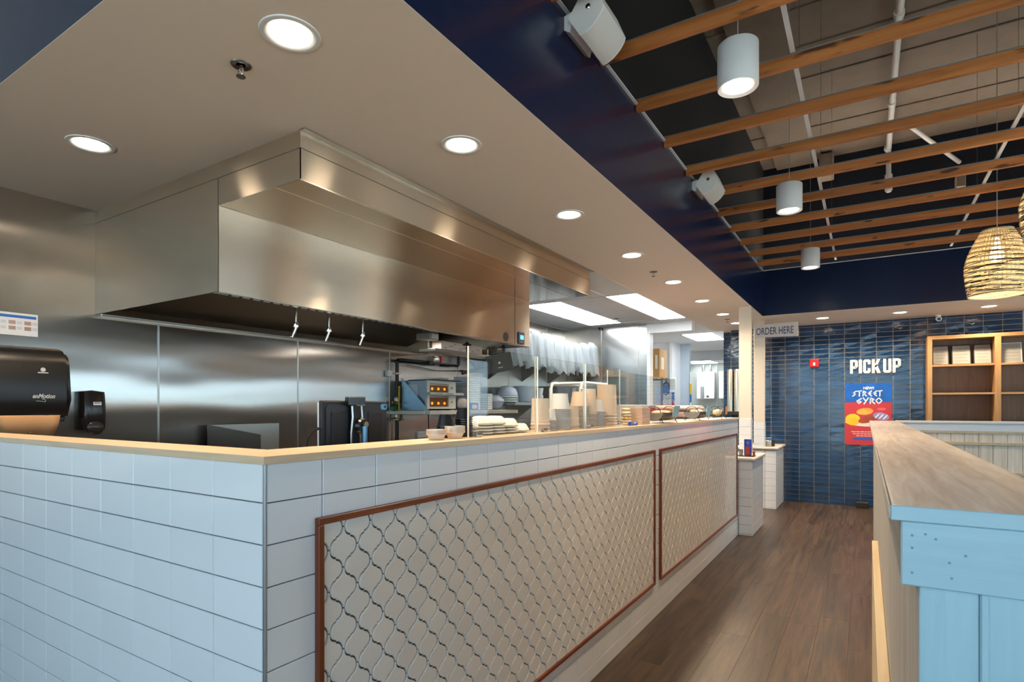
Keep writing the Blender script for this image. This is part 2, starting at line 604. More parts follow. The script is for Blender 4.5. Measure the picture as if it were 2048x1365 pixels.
# drywall soffit: ceiling over the counter run, kitchen grid ceiling behind it
ce = MB()
ce.box(-2.135, SX, SY, FY, ZC, ZC + 0.0015)
ce.box(WX, -2.135, SY, 4.95, ZC, ZC + 0.0015)
ce.box(SX, RIGHT_X, SFY, FY, ZC, ZC + 0.0015)
struct(ce.build('ceiling', M_DRY), 'beige painted soffit ceiling over the counter')
gc = struct(MB().box(WX, -2.135, 4.95, 8.48, ZC + 0.02, ZC + 0.06).build('ceiling_kitchen', M_WHITE), 'white grid ceiling over the kitchen')
gx = [WX, -3.60, -3.08, -2.51, -2.135]
gy = [4.95, 6.0, 7.01, 8.02, 8.36]
PANELS = {(1, 1), (1, 2), (3, 1), (3, 2)}
for i in range(4):
    for j in range(4):
        x0, x1, y0, y1 = gx[i] + .008, gx[i + 1] - .008, gy[j] + .008, gy[j + 1] - .008
        if (i, j) in PANELS:
            lab = {(1, 1): 'bright ceiling panel over the hanging plastic bags, nearer the hood', (1, 2): 'bright ceiling panel over the bags, nearer the steel end wall',
                   (3, 1): 'bright ceiling panel beside the soffit edge, nearer the hood', (3, 2): 'bright ceiling panel beside the soffit edge, nearer the opening'}[(i, j)]
            t = thing('ceiling_panel_light', lab, 'ceiling light', (x0, y0, ZC), 'kitchen light panels')
            MB().box(x0, x1, y0, y1, ZC - .002, ZC + .004).build('diffuser', M_PANEL, t)
            MB().box(x0, x1, y0, y0 + .012, ZC - .004, ZC + .004).box(x0, x1, y1 - .012, y1, ZC - .004, ZC + .004).build('frame', M_WHITE, t)
        else:
            MB().box(x0, x1, y0, y1, ZC + .002, ZC + .012).build('ceiling_tile', M_CEILT, gc)
gr = MB()
for x in gx:
    gr.box(x - .008, x + .008, 4.95, 8.36, ZC - .002, ZC + .01)
for y in gy:
    gr.box(WX, -2.135, y - .008, y + .008, ZC - .002, ZC + .01)
gr.build('grid_runner', M_WHITE, gc)

# navy soffit faces
struct(MB().box(SX - 0.10, SX, SY + .1005, SFY, ZC + .0016, 3.325).build('wall_soffit_aisle', M_NAVY), 'dark navy soffit face along the aisle')
struct(MB().box(WX, SX, SY, SY + 0.10, ZC + .0016, 3.6).build('wall_soffit_near', M_NAVY), 'dark navy soffit face at the near corner, top left')
struct(MB().box(SX, RIGHT_X, SFY, SFY + 0.10, ZC + .0016, 3.325).build('wall_soffit_far', M_NAVY), 'dark navy soffit face over the pick up wall')
struct(MB().box(SX - .012, SX + .016, SY, SFY + .01, 3.325, 3.333).build('trim_3', M_WHITE), 'white angle along the top of the aisle soffit')
struct(MB().box(SX, RIGHT_X, SFY - .016, SFY + .01, 3.325, 3.333).build('trim_4', M_WHITE), 'white angle along the top of the far soffit')
struct(MB().box(SX - 0.2, SX - 0.08, SY, 9.3, 3.33, 4.961).build('wall_upper_left', M_BLACK), 'black wall above the aisle soffit')
struct(MB().box(SX - 0.2, RIGHT_X, 9.1, 9.25, 3.33, 4.961).build('wall_upper_far', mat('blueblack_paint', '0d1424', 0.7)), 'blue-black wall above the far soffit')
roof = struct(MB().box(-6, RIGHT_X + 0.1, FRONT_Y - 0.1, 9.3, 4.96, 5.06).build('ceiling_roof', M_ROOF), 'tan roof deck above the slats')
y = FRONT_Y
k = 0
while y < 9.2:
    MB().box(-1.4, RIGHT_X, y, y + 0.03, 4.945, 4.962, bev=0.006).build('deck_rib', M_ROOF, roof)
    y += 0.61

# front and right walls with windows (behind and beside the camera)
def window_wall(name, label, along, lo, hi, pos, thick, wins, zlo, zhi, zmax, n0):
    w = MB()
    edges = sorted(wins)
    cur = lo
    def bx(a, b, z0, z1):
        if along == 'X':
            w.box(a, b, pos - thick, pos, z0, z1)
        else:
            w.box(pos, pos + thick, a, b, z0, z1)
    for a, b in edges:
        bx(cur, a, 0, zmax)
        bx(a, b, 0, zlo)
        bx(a, b, zhi, zmax)
        cur = b
    bx(cur, hi, 0, zmax)
    struct(w.build(name, mat('dining_wall_paint', 'd8d2c8', 0.6)), label)
    for i, (a, b) in enumerate(edges):
        f = MB()
        p0 = pos - thick * 0.6 if along == 'X' else pos + thick * 0.4
        def fb(u0, u1, z0, z1, m=f):
            if along == 'X':
                m.box(u0, u1, p0 - .03, p0 + .03, z0, z1)
            else:
                m.box(p0 - .03, p0 + .03, u0, u1, z0, z1)
        fb(a, b, zlo, zlo + .05)
        fb(a, b, zhi - .05, zhi)
        fb(a, a + .05, zlo, zhi)
        fb(b - .05, b, zlo, zhi)
        fb((a + b) / 2 - .025, (a + b) / 2 + .025, zlo, zhi)
        root = struct(f.build('window_%d' % (n0 + i), M_DARKM), 'dark framed daylight window')
        for u0, u1 in ((a + .05, (a + b) / 2 - .025), ((a + b) / 2 + .025, b - .05)):
            g = MB()
            if along == 'X':
                g.box(u0, u1, p0 - .003, p0 + .003, zlo + .05, zhi - .05)
            else:
                g.box(p0 - .003, p0 + .003, u0, u1, zlo + .05, zhi - .05)
            g.build('pane', M_WINDOW, root)


window_wall('wall_front', 'window wall behind the camera', 'X', WX - .15, RIGHT_X + .15, FRONT_Y, .15, WIN_FRONT, 0.2, 3.2, 5.0, 1)
window_wall('wall_right', 'window wall on the dining side', 'Y', FRONT_Y, FY + .15, RIGHT_X, .15, WIN_RIGHT, 0.8, 2.4, 5.0, 5)

# ------------------------------------------------------------------ blue tiled far wall
wf = struct(MB().box(-1.99, RIGHT_X, FY, FY + 0.12, 0, ZC).build('wall_far', M_GROUT_W), 'glossy navy blue tiled wall at the far end of the aisle')
BT = []
tw, th = 0.2, 0.0694
for k in range(4):
    m_ = MB()
    w, h = tw / 2 - .0022, th / 2 - .0022
    t0 = [random.uniform(-.0011, .0011) for _ in range(4)]
    vb = [m_.bm.verts.new(v) for v in ((-w, 0, -h), (w, 0, -h), (w, 0, h), (-w, 0, h))]
    vf = [m_.bm.verts.new((v[0] * (w - .002) / w, -.0065 + t0[i], v[2] * (h - .002) / h)) for i, v in enumerate(((-w, 0, -h), (w, 0, -h), (w, 0, h), (-w, 0, h)))]
    m_.bm.faces.new(vf)
    for i in range(4):
        m_.bm.faces.new((vb[i], vb[(i + 1) % 4], vf[(i + 1) % 4], vf[i]))
    me = m_.mesh('blue_tile')
    me.materials.append(M_BTILE)
    BT.append(me)
tile_pos = []
for c in range(-9, 10):
    for r in range(0, 39):
        xc = -0.274 + (c + .5) * tw
        zc = 2.543 - (r - 2 + .5) * th
        if xc - tw / 2 < -1.995 or zc + th / 2 > ZC or zc - th / 2 < 0 or xc > 1.9:
            continue
        # how much of it the photograph shows: skip what stands behind the posts, the shelf and the half walls
        hid = (xc > 0.75 and zc < 2.38) or (xc > 0.1 and zc < 1.25) or (-1.78 < xc < -1.33 and zc < 2.72)
        hid = hid or (xc < -1.3 and zc < 1.3) or (-0.25 < xc < .28 and .93 < zc < 1.79)
        tile_pos.append((hid, -xc, xc, zc))
tile_pos.sort()
restb = MB()
for n, (hid, _, xc, zc) in enumerate(tile_pos):
    if n < 300 and not hid:
        link('blue_tile', random.choice(BT), None, wf, (xc, FY, zc))
    else:
        me = random.choice(BT)
        bm2 = bmesh.new()
        bm2.from_mesh(me)
        bmesh.ops.translate(bm2, verts=bm2.verts, vec=(xc, FY, zc))
        tmp = bpy.data.meshes.new('tmp')
        bm2.to_mesh(tmp)
        restb.bm.from_mesh(tmp)
        bm2.free()
        bpy.data.meshes.remove(tmp)
o = restb.build('blue_tile_field', M_BTILE, wf)
o['kind'] = 'stuff'
for r in range(0, 38):
    zc = 2.543 - (r - 2 + .5) * th
    if zc + th / 2 < ZC and zc - th / 2 > 0:
        MB().box(-1.988, -1.876, FY - .0065, FY, zc - th / 2 + .002, zc + th / 2 - .002, bev=.0015).build('blue_tile_cut', M_BTILE, wf)
# sliver tiles at the ends of rows (top row and bottom row cuts)
for zc0, zc1 in ((2.543 + 2 * th + .002, ZC - .001), (0.001, 2.543 - 36 * th - .002)):
    if zc1 - zc0 > .01:
        for c in range(-8, 10):
            xc = -0.274 + (c + .5) * tw
            MB().box(xc - tw / 2 + .002, xc + tw / 2 - .002, FY - .006, FY, zc0, zc1).build('blue_tile_cut', M_BTILE, wf)

# ------------------------------------------------------------------ tiled counter (L-shaped half wall)
ROWS = [1.319, 1.222, 1.1185, 1.0150, 0.9115, 0.8080, 0.7045, 0.6010, 0.4975, 0.3940, 0.2905, 0.1870, 0.0835, 0.0]
CEND = 6.86
counter = thing('tiled_counter', 'white tiled L-shaped service counter between aisle and kitchen', 'counter', (CX, CY, 0))
MB().box(CX - 0.19, CX - 0.006, CY + 0.006, CEND, 0, 1.319).build('core', M_GROUT, counter)
MB().box(WX + .01, CX - 0.19, CY + 0.006, CY + 0.14, 0, 1.319).build('core', M_GROUT, counter)
_cache = {}


def tile_mesh(w, h, facing, m, name='tile', t=0.006, bev=0.0016):
    key = (round(w, 4), round(h, 4), facing, m.name, t)
    if key in _cache:
        return _cache[key]
    b = MB()
    if facing == 'X':
        lo = [(0, -w / 2, -h / 2), (0, w / 2, -h / 2), (0, w / 2, h / 2), (0, -w / 2, h / 2)]
        d = Vector((t, 0, 0))
    else:
        lo = [(-w / 2, 0, -h / 2), (w / 2, 0, -h / 2), (w / 2, 0, h / 2), (-w / 2, 0, h / 2)]
        d = Vector((0, -t, 0))
    def ins(v, q):
        v = Vector(v)
        for i in range(3):
            if abs(v[i]) > 1e-6:
                v[i] -= math.copysign(q, v[i])
        return v
    r0 = [b.bm.verts.new(v) for v in lo]
    r1 = [b.bm.verts.new(Vector(v) + d * .7) for v in lo]
    r2 = [b.bm.verts.new(ins(v, bev) + d) for v in lo]
    for A, B in ((r0, r1), (r1, r2)):
        for i in range(4):
            b.bm.faces.new((A[i], A[(i + 1) % 4], B[(i + 1) % 4], B[i]))
    b.bm.faces.new(r2)
    me = b.mesh(name)
    me.materials.append(m)
    _cache[key] = me
    return me


G = 0.0013
# near face, facing the camera side
xs = [-1.25 + 0.0] + [-1.25 - 0.2118 * i for i in range(1, 15)]
for i in range(14):
    x1, x0 = xs[i], max(xs[i + 1], WX + .02)
    if x1 - x0 < .02:
        continue
    for j in range(13):
        z1, z0 = ROWS[j], ROWS[j + 1]
        me = tile_mesh(x1 - x0 - 2 * G, z1 - z0 - 2 * G, 'Y', M_TILE)
        link('tile', me, None, counter, ((x0 + x1) / 2, CY + .006, (z0 + z1) / 2))
# aisle face: tiles around the two framed panels
P1 = (1.002, 3.827)
P2 = (3.947, 6.749)
PZ = (0.240, 1.163)
ys = [CY + .004, 1.027] + [1.027 + 0.1970 * i for i in range(1, 31)]
for i in range(len(ys) - 1):
    y0, y1 = ys[i], min(ys[i + 1], CEND)
    if y1 - y0 < .015:
        continue
    for j in range(13):
        z1, z0 = ROWS[j], ROWS[j + 1]
        beside = [(CY, P1[0] + .01), (P1[1] - .01, P2[0] + .01), (P2[1] - .01, CEND)]
        inside = [(P1[0] + .01, P1[1] - .01), (P2[0] + .01, P2[1] - .01)]
        pieces = []
        if z0 < PZ[1] and z1 > PZ[0]:
            for a, b in beside:
                lo, hi = max(a, y0), min(b, y1)
                if hi - lo > .006:
                    pieces.append((lo, hi, z0, z1))
            if z1 > PZ[1] + .02 or z0 < PZ[0] - .02:
                q0, q1 = (PZ[1] - .012, z1) if z1 > PZ[1] + .02 else (z0, PZ[0] + .012)
                for a, b in inside:
                    lo, hi = max(a, y0), min(b, y1)
                    if hi - lo > .006:
                        pieces.append((lo, hi, q0, q1))
        else:
            pieces = [(y0, y1, z0, z1)]
        for a, b, q0, q1 in pieces:
            ga = G if abs(a - y0) < 1e-6 else 0
            gb = G if abs(b - y1) < 1e-6 else 0
            me = tile_mesh(b - a - ga - gb, q1 - q0 - 2 * G, 'X', M_TILE)
            link('tile', me, None, counter, (CX - .006, (a + ga + b - gb) / 2, (q0 + q1) / 2))
MB().box(CX - .008, CX + .002, CY - .002, CY + .004, 0, 1.319, bev=.001).build('corner_trim', mat('brushed_edge_trim', '9fa6ad', 0.35, 0.8), counter)

# ------------------------------------------------------------------ lantern tile panels
LW, LH = 0.1026, 0.1137


def lantern_outline(inset):
    W, H = LW / 2, LH / 2
    arc = []
    cxn, rx, ry = W * .465, W * .47, H * .462
    for k in range(5):
        a = R(84) * k / 4
        arc.append((cxn + rx * math.cos(a), ry * math.sin(a)))
    mid = (W / 2, H / 2)
    refl = [(W - x, H - y) for x, y in reversed(arc)]
    q = arc + [mid] + refl                      # side -> tip, first quadrant
    pts = q + [(-x, y) for x, y in reversed(q)] + [(-x, -y) for x, y in q[1:]] + [(x, -y) for x, y in reversed(q[1:])]
    # offset inwards along the local normal
    n = len(pts)
    res = []
    for i, p in enumerate(pts):
        a, b = Vector(pts[i - 1]), Vector(pts[(i + 1) % n])
        d = (b - a)
        if d.length < 1e-9:
            res.append(p)
            continue
        d.normalize()
        nrm = Vector((-d.y, d.x))
        ii = min(inset, .72 * abs(p[0])) if abs(p[1]) > .55 * H else inset
        res.append((p[0] + nrm.x * ii, p[1] + nrm.y * ii))
    return res


def lantern_bm():
    b = MB()
    rings = []
    base = lantern_outline(.0021)
    for sc_, t in ((1.0, 0), (.998, .0030), (.972, .0054), (.925, .0068)):
        rings.append([b.bm.verts.new((t, u * sc_, v * sc_)) for u, v in base])
    n = len(rings[0])
    for A, B in zip(rings, rings[1:]):
        for i in range(n):
            b.bm.faces.new((A[i], A[(i + 1) % n], B[(i + 1) % n], B[i]))
    mid = b.bm.verts.new((.0069, 0, 0))
    for i in range(n):
        b.bm.faces.new((rings[-1][i], rings[-1][(i + 1) % n], mid))
    return b


lant = lantern_bm().mesh('lantern_tile', smooth=27)
lant.materials.append(M_LANT)


def lantern_panel(y0, y1, label, ph):
    z0, z1 = PZ
    t = thing('lantern_tile_panel', label, 'tile panel', (CX, y0, z0), 'framed lantern tile panels')
    MB().box(CX - .006, CX + .001, y0 + .005, y1 - .005, z0 + .005, z1 - .005).build('backing', M_GROUT, t)
    fw = .019
    MB().box(CX - .006, CX + .017, y0, y1, z1 - fw, z1, bev=.002).build('frame_rail', M_FRAME, t)
    MB().box(CX - .006, CX + .017, y0, y1, z0, z0 + fw, bev=.002).build('frame_rail', M_FRAME, t)
    MB().box(CX - .006, CX + .0168, y0, y0 + fw, z0 + fw, z1 - fw, bev=.002).build('frame_stile', M_FRAME_V, t)
    MB().box(CX - .006, CX + .0168, y1 - fw, y1, z0 + fw, z1 - fw, bev=.002).build('frame_stile', M_FRAME_V, t)
    iy0, iy1, iz0, iz1 = y0 + fw - .004, y1 - fw + .004, z0 + fw - .004, z1 - fw + .004
    cells = []
    nc = int((y1 - y0) / (LW / 2)) + 4
    for c in range(-2, nc):
        yc = ph + c * LW / 2
        for r in range(-1, 11):
            zc = 1.125 - LH / 2 - r * LH - (LH / 2 if c % 2 else 0)
            if yc + LW / 2 < iy0 + .003 or yc - LW / 2 > iy1 - .003 or zc + LH / 2 < iz0 + .003 or zc - LH / 2 > iz1 - .003:
                continue
            whole = yc - LW / 2 >= iy0 and yc + LW / 2 <= iy1 and zc - LH / 2 >= iz0 and zc + LH / 2 <= iz1
            cells.append((yc, -zc, whole))
    cells.sort()
    # in the first panel the foot of the nearest columns lies below the picture
    def shown(y, z):
        s_, c_ = math.sin(PSI), math.cos(PSI)
        zc_ = s_ * 1.24 + c_ * y
        return 815 - 1136.8 * (z - 1.457) / zc_ < 1375
    order = sorted(cells, key=lambda q: (not shown(q[0], -q[1]), q[0]))
    joined = MB()
    for n, (yc, mz, whole) in enumerate(order):
        zc = -mz
        if whole and n < 300:
            link('lantern_tile', lant, None, t, (CX + .0005, yc, zc))
            continue
        b2 = bmesh.new()
        b2.from_mesh(lant)
        bmesh.ops.translate(b2, verts=b2.verts, vec=(CX + .0005, yc, zc))
        if not whole:
            for co, no in (((0, iy0, 0), (0, -1, 0)), ((0, iy1, 0), (0, 1, 0)), ((0, 0, iz0), (0, 0, -1)), ((0, 0, iz1), (0, 0, 1))):
                bmesh.ops.bisect_plane(b2, geom=b2.verts[:] + b2.edges[:] + b2.faces[:], plane_co=co, plane_no=no, clear_outer=True)
        if not b2.verts:
            b2.free()
            continue
        me = bpy.data.meshes.new('lantern_tile_cut')
        b2.to_mesh(me)
        b2.free()
        if n < 300:
            me.materials.append(M_LANT)
            link('lantern_tile', me, None, t)
        else:
            joined.bm.from_mesh(me)
            bpy.data.meshes.remove(me)
    o = joined.build('lantern_tile_field', M_LANT, t, smooth=27)
    o['kind'] = 'stuff'
    return t


lantern_panel(P1[0], P1[1], 'large framed panel of white lantern tiles, nearer the camera', 1.095)
lantern_panel(P2[0], P2[1], 'framed panel of white lantern tiles at the far end of the counter', 1.095 + LW * 28)

# ------------------------------------------------------------------ maple ledge
led = thing('counter_ledge', 'pale maple ledge capping the white tiled counter', 'countertop', (CX, CY, 1.319))
o_, i_ = CX + .016, CX - .185
yo, yi = CY - .014, CY + .135
MB().prism([(o_, yo), (o_, CEND + .004), (i_, CEND + .004), (i_, yi)], 2, 1.319, 1.338).build('ledge_board', M_LEDGE, led)
MB().prism([(o_ - .0004, yo), (i_ - .0004, yi), (WX + .01, yi), (WX + .01, yo)], 2, 1.319, 1.338).build('ledge_board', M_LEDGE_X, led)

# ------------------------------------------------------------------ low counters by the posts
def low_counter(y0, y1, label, xin):
    t = thing('low_counter', label, 'counter', (-1.1, y0, 0), 'low tiled counters by the posts')
    MB().box(xin, -1.096, y0 + .006, y1 - .006, 0, .848).build('core', M_GROUT, t)
    rows = [.848 - .1036 * k for k in range(9)] + [0]
    for a, b in zip(rows, rows[1:]):
        if a - b < .01:
            continue
        for x0, x1 in ((-1.236, -1.09), (-1.436, -1.238)):
            me = tile_mesh(x1 - x0 - 2 * G, a - b - 2 * G, 'Y', M_TILE)
            link('tile', me, None, t, ((x0 + x1) / 2, y0 + .006, (a + b) / 2))
        yy = y0 + .002
        while yy < y1 - .03:
            e = min(yy + .2, y1)
            me = tile_mesh(e - yy - 2 * G, a - b - 2 * G, 'X', M_TILE)
            link('tile', me, None, t, (-1.096, (yy + e) / 2, (a + b) / 2))
            yy = e
    MB().box(xin - .02, -1.062, y0 - .03, y1 + .018, .849, .885, bev=.012, seg=3).build('countertop', M_STONE, t, smooth=40)
    return t


low_counter(6.868, 7.685, 'low white tiled counter at the end of the long counter, holding a brochure stand', -1.62)
low_counter(8.852, 9.735, 'low white tiled counter against the blue wall with a steel dispenser', -1.62)


def post(x0, x1, y0, y1, zt, label):
    t = thing('support_post', label, 'post', (x0, y0, .886), 'cream support posts')
    MB().box(x0, x1, y0, y1, .886, ZC, bev=.003).build('shaft', mat('cream_paint', 'd8ccba', 0.5), t)
    z = zt
    while z > .90:
        z0 = max(z - .1036, .887)
        link('tile', tile_mesh(x1 - x0 - .002, z - z0 - .002, 'Y', M_TILE), None, t, ((x0 + x1) / 2, y0, (z + z0) / 2))
        link('tile', tile_mesh(y1 - y0 - .002, z - z0 - .002, 'X', M_TILE), None, t, (x1, (y0 + y1) / 2, (z + z0) / 2))
        z = z0


post(-1.346, -1.204, 7.5, 7.585, 1.318, 'cream post with white tiled foot standing nearer the long counter')
post(-1.388, -1.245, 8.86, 8.95, 1.235, 'cream post with white tiled foot behind the ORDER HERE sign')

sg = thing('order_here_sign', 'pale grey ORDER HERE sign on the far post', 'sign', (-1.37, 8.84, 2.46))
MB().prism([(-1.372, 2.462), (-.806, 2.452), (-.806, 2.652), (-1.372, 2.640)], 1, 8.835, 8.858).build('board', mat('sign_grey', 'cbc6c2', 0.5), sg)
text_obj('lettering', 'ORDER HERE', .142, (-1.352, 8.834, 2.498), FAR_ROT, mat('sign_navy', '35466f', 0.5), sg, .001, .585, .0015)

# ------------------------------------------------------------------ dividing half wall on the right
HX0, HX1, HY0, HY1, HZ = 0.054, 0.205, 0.856, 6.0, 1.319
hw = thing('half_wall', 'grey board half wall with light blue end and wooden cap, right of the aisle', 'half wall', (HX0, HY0, 0))
MB().box(HX0 + .012, HX1 - .012, HY0 + .012, HY1, 0, HZ).build('core', M_GREYBOARD, hw)
y = HY0 + .004
while y < HY1:
    e = min(y + .14, HY1)
    MB().box(HX0, HX0 + .013, y + .0006, e - .0006, 0, HZ, bev=.001).build('board', M_GREYBOARD, hw)
    MB().box(HX1 - .013, HX1, y + .0006, e - .0006, 0, HZ, bev=.001).build('board', M_GREYBOARD, hw)
    y = e
MB().box(HX0 + .001, .1125, HY0 - .002, HY0 + .012, 0, 1.245, bev=.001).build('end_board', M_BLUEPAINT_V, hw)
MB().box(.1135, HX1 - .001, HY0 - .004, HY0 + .012, 0, 1.245, bev=.001).build('end_board', M_BLUEPAINT_V, hw)
MB().box(.1125, .122, HY0 - .006, HY0, 0, 1.245, bev=.002).build('batten', M_BLUEPAINT_V, hw)
MB().box(.036, HX1 + .02, HY0 - .018, HY0 - .002, 1.241, HZ, bev=.0015).build('fascia', M_BLUEPAINT, hw)
MB().box(.0365, HX0, HY0 - .002, HY1, 1.241, HZ, bev=.001).build('fascia', mat('grey_fascia', '8f8c88', 0.6, grain=1, gcol='77746f', gscale=6), hw)
MB().box(HX1, HX1 + .0195, HY0 - .002, HY1, 1.241, HZ, bev=.001).build('fascia', M_GREYBOARD, hw)
for nx, nz in ((.047, 1.302), (.060, 1.305), (.070, 1.300), (.047, 1.287), (.083, 1.274), (.047, 1.257), (.085, 1.256), (.098, 1.284)):
    MB().lathe([(.0016, 0), (.0013, -.0004), (0, -.0005)], nx, nz, 8, axis=1, o=HY0 - .018).build('nail_mark', mat('nail_dent', '6f93a3', .6), hw)
cap = thing('half_wall_cap', 'worn wooden cap board lying along the right half wall', 'countertop', (.03, HY0, HZ))
MB().box(.026, .229, HY0 - .018, HY1 + .01, HZ, 1.338, bev=.004, seg=2).build('cap_board', M_CAP, cap, smooth=40)
MB().box(.0255, .230, HY0 - .0205, HY0 - .018, HZ, 1.3372, bev=.001).build('painted_nosing', M_BLUEPAINT, cap)
MB().box(.0235, .0262, HY0 - .018, HY1 + .01, HZ + .001, 1.337, bev=.001).build('worn_edge', mat('worn_white_edge', 'd6d2ca', .6, grain=1, gcol='aba69e', gscale=12), cap)
kp = MB().box(.026, HX0 - .0005, 0.9, 3.6, 0, .745, bev=.002).build('kick_panel', M_PALEWOOD)
tag(kp, 'pale pine kick panel along the foot of the right half wall', 'panel')

# cross half wall (booth end) behind it
cw = thing('booth_wall', 'whitewashed board half wall with pale cap behind the long half wall', 'half wall', (.25, 6.05, 0))
MB().box(.24, 3.4, 6.075, 6.16, 0, 1.30).build('core', M_WHITEBOARD, cw)
x = .24
while x < 3.35:
    MB().box(x + .001, x + .091, 6.058, 6.075, 0, 1.24, bev=.002).build('board', M_WHITEBOARD, cw)
    x += .092
MB().box(.22, 3.42, 6.035, 6.19, 1.318, 1.339, bev=.004).build('cap_board', mat('pale_cap', 'd9d6d2', 0.4), cw)
MB().box(.235, 3.41, 6.045, 6.06, 1.255, 1.318, bev=.002).build('fascia', mat('pale_fascia', 'd5d6d8', 0.45), cw)
MB().box(.235, 3.41, 6.046, 6.058, 1.237, 1.255, bev=.002).build('trim_rail', M_PALEWOOD, cw)
MB().box(.235, 3.41, 6.040, 6.058, 1.141, 1.164, bev=.003).build('trim_rail', M_PALEWOOD, cw)
MB().box(.235, 3.41, 6.040, 6.058, 0.90, .923, bev=.003).build('trim_rail', M_PALEWOOD, cw)

# ------------------------------------------------------------------ exhaust hood
hood = thing('exhaust_hood', 'large stainless steel kitchen exhaust hood hung from the soffit', 'hood', (WX, 1.67, 2.05))
Y0, Y1, BX, PX = 1.67, 4.83, -2.81, -2.165
w = .004
MB().box(BX - w, BX, Y0, 4.56, 2.05, 2.49).build('front_panel', M_STEELH, hood)
MB().box(BX - w, BX + .001, 4.562, Y1, 2.05, 2.49).build('control_cabinet_door', M_STEELH, hood)
MB().box(WX + .001, BX, Y0, Y0 + w, 2.05, 2.628).build('side_panel', M_STEELH, hood)
MB().box(WX + .001, BX, Y1 - w, Y1, 2.05, 2.628).build('side_panel', M_STEELH, hood)
MB().box(BX, PX, Y0, Y0 + w, 2.488, 2.628).build('plenum_end', M_STEELH, hood)
MB().box(BX, PX, Y1 - w, Y1, 2.488, 2.628).build('plenum_end', M_STEELH, hood)
MB().box(PX - w, PX, Y0, Y1, 2.488, 2.628).build('plenum_front', M_STEELH, hood)
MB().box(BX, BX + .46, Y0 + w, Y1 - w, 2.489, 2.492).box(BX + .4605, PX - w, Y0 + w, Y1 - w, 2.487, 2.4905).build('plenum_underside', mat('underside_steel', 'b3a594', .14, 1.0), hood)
MB().box(WX + .001, PX - .002, Y0 + .002, Y1 - .002, 2.63, ZC - .001).build('closure_strip', M_STEELH, hood)
MB().box(PX - .002, PX + .035, Y0 - .004, Y1 + .02, ZC - .006, ZC - .001).build('closure_flange', M_STEEL, hood)
MB().box(BX - .001, BX + .004, Y0, Y1, 2.485, 2.489).box(PX - .006, PX + .0015, Y0, Y1, 2.4845, 2.488).box(BX + .458, BX + .463, Y0 + w, Y1 - w, 2.4855, 2.487).build('folded_edge', mat('bright_steel_edge', 'e0d6c8', .2, 1.0), hood)
MB().box(PX, PX + .001, Y0, Y1, 2.627, 2.630).box(BX, PX + .0005, Y0 - .001, Y0, 2.627, 2.630).box(WX + .01, BX, Y0 - .001, Y0, 2.627, 2.6295).box(BX - .0015, BX + .0015, Y0 - .001, Y0, 2.05, 2.628).build('panel_joint', mat('joint_dark', '4a443c', .5), hood)  # thin dark lines along the panel joints
# inside of the canopy: sloped back, filters and drip lip
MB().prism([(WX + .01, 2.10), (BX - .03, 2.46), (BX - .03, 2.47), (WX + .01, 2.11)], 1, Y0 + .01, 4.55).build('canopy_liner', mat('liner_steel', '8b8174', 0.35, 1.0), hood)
MB().box(WX + .001, WX + .07, Y0 + .005, 4.8, 2.035, 2.05, bev=.003).build('rear_lip', M_STEEL, hood)
MB().box(BX - .05, BX - .004, Y0 + .005, Y1 - .005, 2.046, 2.052).build('front_gutter', M_STEEL, hood)
hol = MB()
y = Y0 + .08
while y < 3.2:
    hol.lathe([(.009, 0), (.009, -.003)], BX - .027, y, 8, o=2.046)
    y += .062
hol.build('gutter_slots', M_DARKM, hood)
MB().box(BX - .002, BX + .0015, 4.557, 4.561, 2.052, 2.488).build('door_joint', M_DARKM, hood)
# round badge and control screen
bd = MB().lathe([(.040, 0), (.040, .003), (.033, .003), (.033, .0015)], 4.40, 2.105, 28, axis=0, o=BX).build('badge', M_DARKM, hood)
for dz in (-.012, 0, .012):
    MB().box(BX + .0015, BX + .0032, 4.383, 4.417, 2.103 + dz, 2.107 + dz).build('badge_bar', M_DARKM, bd)
pn = MB().box(BX + .001, BX + .012, 4.615, 4.722, 2.062, 2.176, bev=.004).build('control_box', mat('control_grey', '3d4046', 0.4), hood)
MB().box(BX + .012, BX + .0135, 4.640, 4.700, 2.105, 2.145).build('screen', mat('lcd_screen', '2a6ea0', 0.3, emit='5cc0ff', estr=1.6), pn)
for u in (4.645, 4.668, 4.69):
    MB().box(BX + .012, BX + .014, u - .006, u + .006, 2.075, 2.087).build('button', M_GREYP, pn)
# spray nozzles under the canopy
nozz = None
for i, yy in enumerate((2.245, 2.495, 2.785)):
    lab = ['chrome spray nozzle under the hood, leftmost of three', 'chrome spray nozzle under the hood, middle of three', 'chrome spray nozzle under the hood, rightmost of three'][i]
    t = thing('spray_nozzle', lab, 'nozzle', (-2.95, yy, 2.05), 'spray nozzles under the hood')
    MB().tube([(-2.95, yy, 2.43), (-2.95, yy, 1.955)], .0085, 10).build('drop_pipe', M_CHROME, t, smooth=40)
    MB().lathe([(.015, 0), (.017, .012), (.015, .03)], -2.95, yy, 10, o=1.945).build('elbow', M_CHROME, t, smooth=40)
    MB().tube([(-2.95, yy, 1.955), (-2.955, yy - .006, 1.93), (-2.965, yy - .02, 1.885)], .012, 10).build('nozzle_tip', M_CHROME, t, smooth=40)
lf = thing('hood_lamp', 'boxy work lamp under the far end of the hood', 'lamp', (-3.3, 3.9, 2.05))
MB().box(-3.42, -3.25, 3.86, 3.98, 2.055, 2.12, bev=.008).build('housing', M_STEEL, lf)
MB().box(-3.25, -3.245, 3.875, 3.965, 2.065, 2.11).build('lens', M_PAPER, lf)
MB().box(-3.35, -3.33, 3.91, 3.93, 2.12, 2.34).build('stem', M_STEEL, lf)
hl = bpy.data.lights.new('hood_fill_light', 'AREA')  # fill light added below the lamp housing to brighten the kitchen background
hl.shape, hl.size, hl.energy, hl.color = 'DISK', .1, 1.0, (1, .93, .84)
